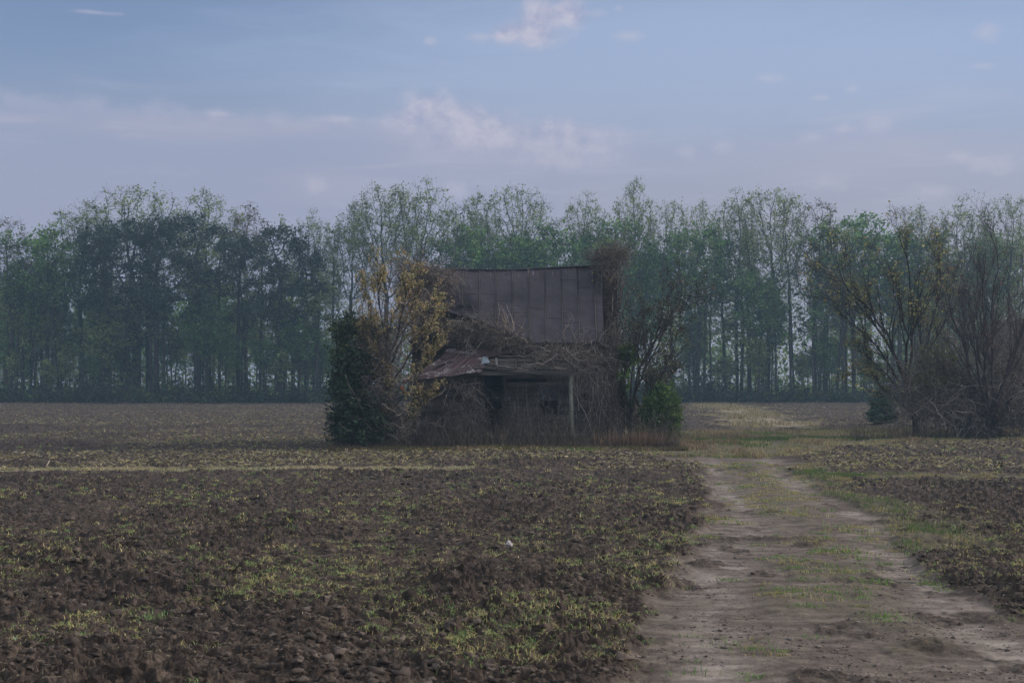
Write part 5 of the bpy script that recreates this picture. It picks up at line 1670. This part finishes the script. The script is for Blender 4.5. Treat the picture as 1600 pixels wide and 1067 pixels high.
# half hidden hulk
HB = W(1526, 686, 65.6) * [1, 1, 0]
hulk = empty('scrap_hulk', HB); tag(hulk, 'low greenish grey scrap body half hidden in the brambles left of the bare tree', 'scrap')
hb = Bag()
prof = [(-0.95, 0.15), (-1.0, 0.6), (-0.8, 0.78), (-0.55, 1.12), (0.35, 1.16), (0.62, 0.85), (1.0, 0.75), (1.02, 0.2)]
Vh = np.array([(x, y, z) for y in (-0.55, -0.42, 0.42, 0.55) for x, z in [(px_ * (1 if abs(y) < .5 else .93), pz_ * (1 if abs(y) < .5 else .94)) for px_, pz_ in prof]])
m8 = len(prof); Qh = [[a * m8 + i, a * m8 + i + 1, (a + 1) * m8 + i + 1, (a + 1) * m8 + i] for a in range(3) for i in range(m8 - 1)]
hb.add(Vh, Qh, None, (0.075, 0.085, 0.08))
fan = [[0, i, i + 1] for i in range(1, m8 - 1)]
hb.add(Vh[:m8], None, fan, (0.075, 0.085, 0.08)); hb.add(Vh[3 * m8:], None, [t[::-1] for t in fan], (0.075, 0.085, 0.08))
hb.build('body', M['vine'], hulk)
for x in (-0.12, 0.22):
    pb = Bag(); pb.box((x, -0.56, 0.93), (0.26, 0.02, 0.13), (0.25, 0, 0)); pb.build('pane', M['cloth_glint'], hulk)  # white glints on the body, put in as pale coloured panes


def lump_thing(name, label, cat, px, py, Y, size, mat, seed, stretch=(1.2, 1.0, 0.7)):
    r_ = np.random.default_rng(seed)
    p = W(px, py, Y); z0 = float(gz([p[0]], [Y])[0])
    v = ICV * np.exp(r_.normal(0, 0.2, (len(ICV), 1))) * size * np.array(stretch)
    me = mesh_np(name, v, None, ICF)
    o = obj(name, me, mat, None, (p[0], Y, z0 + size * stretch[2] * 0.45))
    o.rotation_euler = (r_.normal(0, .3), r_.normal(0, .3), r_.uniform(0, 6))
    tag(o, label, cat)
    return o


lump_thing('stone', 'whitish jagged stone lying alone on the dark ploughed soil in front of the house', 'stone', 796, 866, 22.1, 0.05, M['stone'], 1, (1.1, .9, 1.0))
lump_thing('stone', 'pale stone in the dead weeds before the doorway of the house', 'stone', 790, 692, 54.2, 0.14, M['stone'], 2, (1.6, .9, .7))
lump_thing('rag', 'crumpled white rag in the grass at the right front of the house', 'rag', 966, 704, 53.6, 0.09, M['cloth_glint'], 3, (1.5, 1, .6))
lump_thing('stone', 'greyish stone in the weeds below the log corner of the house', 'stone', 916, 695, 54.0, 0.13, M['stone'], 4, (1.4, 1, .7))
lump_thing('plastic_scrap', 'small teal plastic scrap on the soil at the lower left edge', 'litter', 22, 1010, 14.45, 0.026, M['teal'], 5, (1.0, .9, 1.1))
lump_thing('stone', 'small white stone on the furrows far left of the porch', 'stone', 597, 748, 38.9, 0.05, M['stone'], 6, (1.8, 1, .5))
bb = Bag()
P0 = W(992, 0, 53.4); bb.beam((P0[0], 53.4, 0.10), (P0[0] + 1.2, 53.5, 0.14), 0.14, 0.03, (0.16, 0.14, 0.12), 4, 0.02, rng)
tag(bb.build('plank', M['wood']), 'weathered plank lying in the grass right of the white rag', 'plank')
bb = Bag()
P0 = walk(rng, np.array([[14.6, 40.3, 0.14]]), np.array([[0.9, -0.25, -0.03]]), np.array([1.9]), 9, 0.08)
P0[:, :, 2] = gz(P0[0, :, 0], P0[0, :, 1])[None] + 0.05
strands(bb, rng, P0, [0.03], 0.5, 5)
tag(bb.build('fallen_branch', M['vine']), 'dark fallen branch across the grass strip in the right-hand field', 'branch')
bb = Bag()
P0 = walk(rng, np.array([[4.8, 19.3, 0.05]]), np.array([[1.0, 0.0, 0]]), np.array([1.2]), 9, 0.09)
P0[:, :, 2] = gz(P0[0, :, 0], P0[0, :, 1])[None] + 0.012
strands(bb, rng, P0, [0.009], 0.5, 5)
tag(bb.build('fallen_branch', M['vine']), 'thin dark stick lying across the dirt track', 'branch')

# --------------------------------------------------------------------------
# haze, sky, sun, camera
# --------------------------------------------------------------------------
hv = Bag(); hv.box((0, 293.5, 15.65), (330, 635, 34.3))
hm = bpy.data.materials.new('haze'); hm.use_nodes = True
hn = hm.node_tree
for n_ in list(hn.nodes):
    if n_.type != 'OUTPUT_MATERIAL': hn.nodes.remove(n_)
pv = hn.nodes.new('ShaderNodeVolumePrincipled')
pv.inputs['Color'].default_value = (0.50, 0.77, 1.0, 1)
HAZE_DENSITY = 0.00082
pv.inputs['Density'].default_value = HAZE_DENSITY
pv.inputs['Anisotropy'].default_value = 0.2
hn.links.new(pv.outputs[0], hn.nodes['Material Output'].inputs['Volume'])
tag(hv.build('haze', hm), kind='stuff')

SUN_EL, SUN_AZ = math.radians(24), math.radians(84)      # azimuth from the view direction, to the right
world = bpy.data.worlds.new("World"); scene.world = world; world.use_nodes = True
wn = world.node_tree; L = wn.links
bg = wn.nodes['Background']
tc = wn.nodes.new('ShaderNodeTexCoord')
sep = wn.nodes.new('ShaderNodeSeparateXYZ'); L.new(tc.outputs['Generated'], sep.inputs[0])


def mt(op, a, b=None, c=None, clamp=False):
    n = wn.nodes.new('ShaderNodeMath'); n.operation = op; n.use_clamp = clamp
    for i, s in enumerate((a, b, c)):
        if s is None: continue
        if isinstance(s, (int, float)): n.inputs[i].default_value = s
        else: L.new(s, n.inputs[i])
    return n.outputs[0]


def vm(op, a, b):
    n = wn.nodes.new('ShaderNodeVectorMath'); n.operation = op
    for i, s in enumerate((a, b)):
        if s is None: continue
        if isinstance(s, tuple): n.inputs[i].default_value = s
        else: L.new(s, n.inputs[i])
    return n


sx, sy, sz = sep.outputs
zc_ = mt('MAXIMUM', sz, 0.015)
cv = wn.nodes.new('ShaderNodeCombineXYZ'); L.new(sx, cv.inputs[0]); L.new(sy, cv.inputs[1]); L.new(zc_, cv.inputs[2])
sky = wn.nodes.new('ShaderNodeTexSky'); sky.sky_type = 'NISHITA'; sky.sun_disc = False
sky.sun_elevation = SUN_EL; sky.sun_rotation = SUN_AZ; sky.air_density = 1.0; sky.dust_density = 1.4; sky.ozone_density = 1.6
L.new(cv.outputs[0], sky.inputs['Vector'])
# azimuth (radians from the view direction) and elevation of the direction looked in
az = mt('ARCTAN2', sx, sy)
el = mt('ARCSINE', sz)
ae = wn.nodes.new('ShaderNodeCombineXYZ'); L.new(az, ae.inputs[0]); L.new(el, ae.inputs[1])
AE = ae.outputs[0]


def wnoise(scale, detail, rough, sxy, off=(0, 0, 0), dist=0.0):
    mp = wn.nodes.new('ShaderNodeMapping'); L.new(AE, mp.inputs['Vector'])
    mp.inputs['Scale'].default_value = (sxy[0], sxy[1], 1); mp.inputs['Location'].default_value = off
    n = wn.nodes.new('ShaderNodeTexNoise'); n.inputs['Scale'].default_value = scale
    n.inputs['Detail'].default_value = detail; n.inputs['Roughness'].default_value = rough
    n.inputs['Distortion'].default_value = dist
    L.new(mp.outputs[0], n.inputs['Vector'])
    return n.outputs['Fac']


def mrange(v, a, b, c=0.0, d=1.0):
    n = wn.nodes.new('ShaderNodeMapRange'); n.interpolation_type = 'SMOOTHSTEP'
    L.new(v, n.inputs[0])
    for i, q in enumerate((a, b, c, d)): n.inputs[i + 1].default_value = q
    return n.outputs[0]


def wmix(a, b, f):
    n = wn.nodes.new('ShaderNodeMix'); n.data_type = 'RGBA'
    for s, i in ((a, 6), (b, 7)):
        if isinstance(s, tuple): n.inputs[i].default_value = (*s, 1)
        else: L.new(s, n.inputs[i])
    if isinstance(f, (int, float)): n.inputs[0].default_value = f
    else: L.new(f, n.inputs[0])
    return n.outputs[2]


def ang(px, py):
    u = (px - 800) / F; v = (HZ - py) / F
    return math.atan(u), math.atan2(v, math.hypot(1, u))


def blobs(lst):
    out = None
    for px, py, rx, ry in lst:
        a, e = ang(px, py)
        d = vm('SUBTRACT', AE, (a, e, 0)).outputs[0]
        d = vm('MULTIPLY', d, (F / rx, F / ry, 0)).outputs[0]
        ln = wn.nodes.new('ShaderNodeVectorMath'); ln.operation = 'LENGTH'; L.new(d, ln.inputs[0])
        v = mt('SUBTRACT', 1.0, ln.outputs['Value'])
        out = v if out is None else mt('MAXIMUM', out, v)
    return out


SKYK = 1.0
n_big = wnoise(42, 9, 0.58, (1, 1.25), (0.3, 0.1, 0), 0.15)
n_sh = wnoise(42, 9, 0.58, (1, 1.25), (0.3 - 0.006, 0.1 - 0.009, 0), 0.15)
n_wisp = wnoise(9, 8, 0.62, (1, 6.0), (2.0, 0.5, 0), 0.5)
n_fine = wnoise(70, 7, 0.62, (1, 1.2), (0.7, 3, 0), 0.2)
# soft bank low over the horizon, mostly to the left of centre
top = mt('ADD', mt('MULTIPLY', az, -0.045), 0.178)
bank = mrange(mt('SUBTRACT', mt('ADD', top, mt('MULTIPLY', mt('SUBTRACT', n_big, 0.5), 0.02)), el), -0.002, 0.016)
lft = mrange(az, 0.10, -0.06)
bank_l = mt('MULTIPLY', bank, lft)
veil = mrange(el, 0.235, 0.10)
wisps = mt('MULTIPLY', mrange(n_wisp, 0.50, 0.74), mrange(el, 0.215, 0.17))
puff = blobs([(678, 176, 62, 40), (715, 190, 60, 34), (742, 212, 100, 44), (645, 188, 44, 24), (858, 214, 56, 34), (890, 238, 110, 44), (846, 26, 52, 34), (830, 50, 60, 30), (884, 20, 44, 26), (800, 52, 36, 20)])
puff2 = blobs([(1198, 122, 36, 13), (1332, 141, 20, 13), (1280, 153, 26, 8), (985, 57, 38, 10), (930, 22, 44, 12), (965, 14, 16, 12), (672, 65, 16, 10), (745, 58, 34, 12), (1368, 196, 34, 22), (1320, 202, 30, 14), (1270, 215, 36, 16), (1550, 258, 66, 20), (1500, 245, 30, 16), (530, 186, 60, 9), (345, 178, 50, 8), (1130, 228, 30, 18), (1075, 240, 26, 18), (490, 290, 30, 34), (1290, 285, 60, 22), (710, 300, 40, 24), (1450, 300, 60, 20), (150, 20, 70, 5), (1540, 52, 30, 22), (1530, 104, 30, 7)])
nz = mt('SUBTRACT', mt('ADD', mt('MULTIPLY', n_big, 0.7), mt('MULTIPLY', n_fine, 0.3)), 0.5)
d1 = mt('ADD', puff, mt('MULTIPLY', nz, 1.3))
m1 = mrange(d1, -0.18, 0.75)
haze_b = blobs([(760, 232, 300, 70), (1330, 250, 320, 60), (300, 200, 420, 30), (520, 292, 160, 40)])
softb = mt('MULTIPLY', mrange(mt('ADD', haze_b, mt('MULTIPLY', mt('SUBTRACT', n_wisp, 0.5), 1.2)), -0.1, 1.0), 0.34)
d2 = mt('ADD', puff2, mt('MULTIPLY', nz, 2.6))
m2 = mt('MULTIPLY', mrange(d2, 0.15, 1.1), 0.6)
lit = mrange(mt('ADD', mt('MULTIPLY', mt('SUBTRACT', n_big, n_sh), 0.7), mt('MULTIPLY', mt('SUBTRACT', n_fine, 0.5), 0.5)), -0.20, 0.16)
base = sky.outputs[0]
base_n = wn.nodes.new('ShaderNodeMix'); base_n.data_type = 'RGBA'; base_n.blend_type = 'MULTIPLY'; base_n.inputs[0].default_value = 1.0
L.new(base, base_n.inputs[6]); base_n.inputs[7].default_value = (0.95, 0.885, 1.0, 1)
c0 = base_n.outputs[2]
cirrus = mt('MULTIPLY', mrange(mt('ADD', blobs([(1050, 110, 1000, 260)]), mt('MULTIPLY', mt('SUBTRACT', n_wisp, 0.5), 0.5)), 0.0, 0.8), 0.62)
c0 = wmix(c0, (3.45, 4.15, 5.75), cirrus)
LAV = (3.05, 2.95, 3.8); WHT = (4.7, 4.45, 5.3); SHD = (2.9, 3.1, 4.4)
c0 = wmix(c0, LAV, mt('MULTIPLY', veil, 0.80))
c0 = wmix(c0, (2.75, 3.05, 4.4), mt('MULTIPLY', bank_l, 0.5))
c0 = wmix(c0, WHT, mt('MULTIPLY', wisps, 0.22))
edge_b = mt('MULTIPLY', mt('MULTIPLY', bank_l, mt('SUBTRACT', 1.0, mrange(mt('SUBTRACT', top, el), 0.0, 0.02))), mrange(n_big, 0.2, 0.6))
c0 = wmix(c0, WHT, mt('MULTIPLY', edge_b, 0.42))
c0 = wmix(c0, (3.95, 3.8, 4.6), softb)
cc_ = wmix(SHD, WHT, lit)
c0 = wmix(c0, cc_, mt('MULTIPLY', m1, mrange(el, 0.125, 0.19, 0.10, 0.8)))
c0 = wmix(c0, WHT, mt('MULTIPLY', m2, 0.6))
# unseen bright broken cloud added overhead, out of view, to light ground and roof
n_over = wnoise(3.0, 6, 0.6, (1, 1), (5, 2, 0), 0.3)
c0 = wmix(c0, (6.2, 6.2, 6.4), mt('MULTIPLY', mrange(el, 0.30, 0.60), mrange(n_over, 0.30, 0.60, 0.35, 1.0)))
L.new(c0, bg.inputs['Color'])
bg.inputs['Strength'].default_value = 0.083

sd = bpy.data.lights.new('sun', 'SUN'); sd.energy = 1.5; sd.angle = math.radians(10); sd.color = (1.0, 0.92, 0.84)
so = bpy.data.objects.new('sun', sd); COL.objects.link(so)
sv = Vector((math.sin(SUN_AZ) * math.cos(SUN_EL), math.cos(SUN_AZ) * math.cos(SUN_EL), math.sin(SUN_EL)))
so.rotation_euler = sv.to_track_quat('Z', 'Y').to_euler()
so.location = (30, 20, 40)

cd = bpy.data.cameras.new('camera'); co = bpy.data.objects.new('camera', cd); COL.objects.link(co)
co.location = (0, 0, CAMZ); co.rotation_euler = (math.radians(90), 0, 0)
cd.sensor_width = 36; cd.lens = F / 1600 * 36
cd.shift_y = (HZ - 533.5) / 1600
cd.clip_start = 0.1; cd.clip_end = 3000
cd.dof.use_dof = True; cd.dof.focus_distance = 56; cd.dof.aperture_fstop = 5.0
scene.camera = co
scene.view_settings.view_transform = 'Standard'; scene.view_settings.look = 'None'
scene.view_settings.exposure = 0.58; scene.view_settings.gamma = 1.0
scene.cycles.use_denoising = True
try:
    scene.cycles.denoiser = 'OPENIMAGEDENOISE'
    scene.cycles.denoising_prefilter = 'NONE'
except Exception as e:
    print(e)
scene.cycles.max_bounces = 6; scene.cycles.diffuse_bounces = 3; scene.cycles.volume_bounces = 0
scene.cycles.transmission_bounces = 3; scene.cycles.glossy_bounces = 2
scene.cycles.use_adaptive_sampling = False
print('done', round(time.time() - T0, 1))
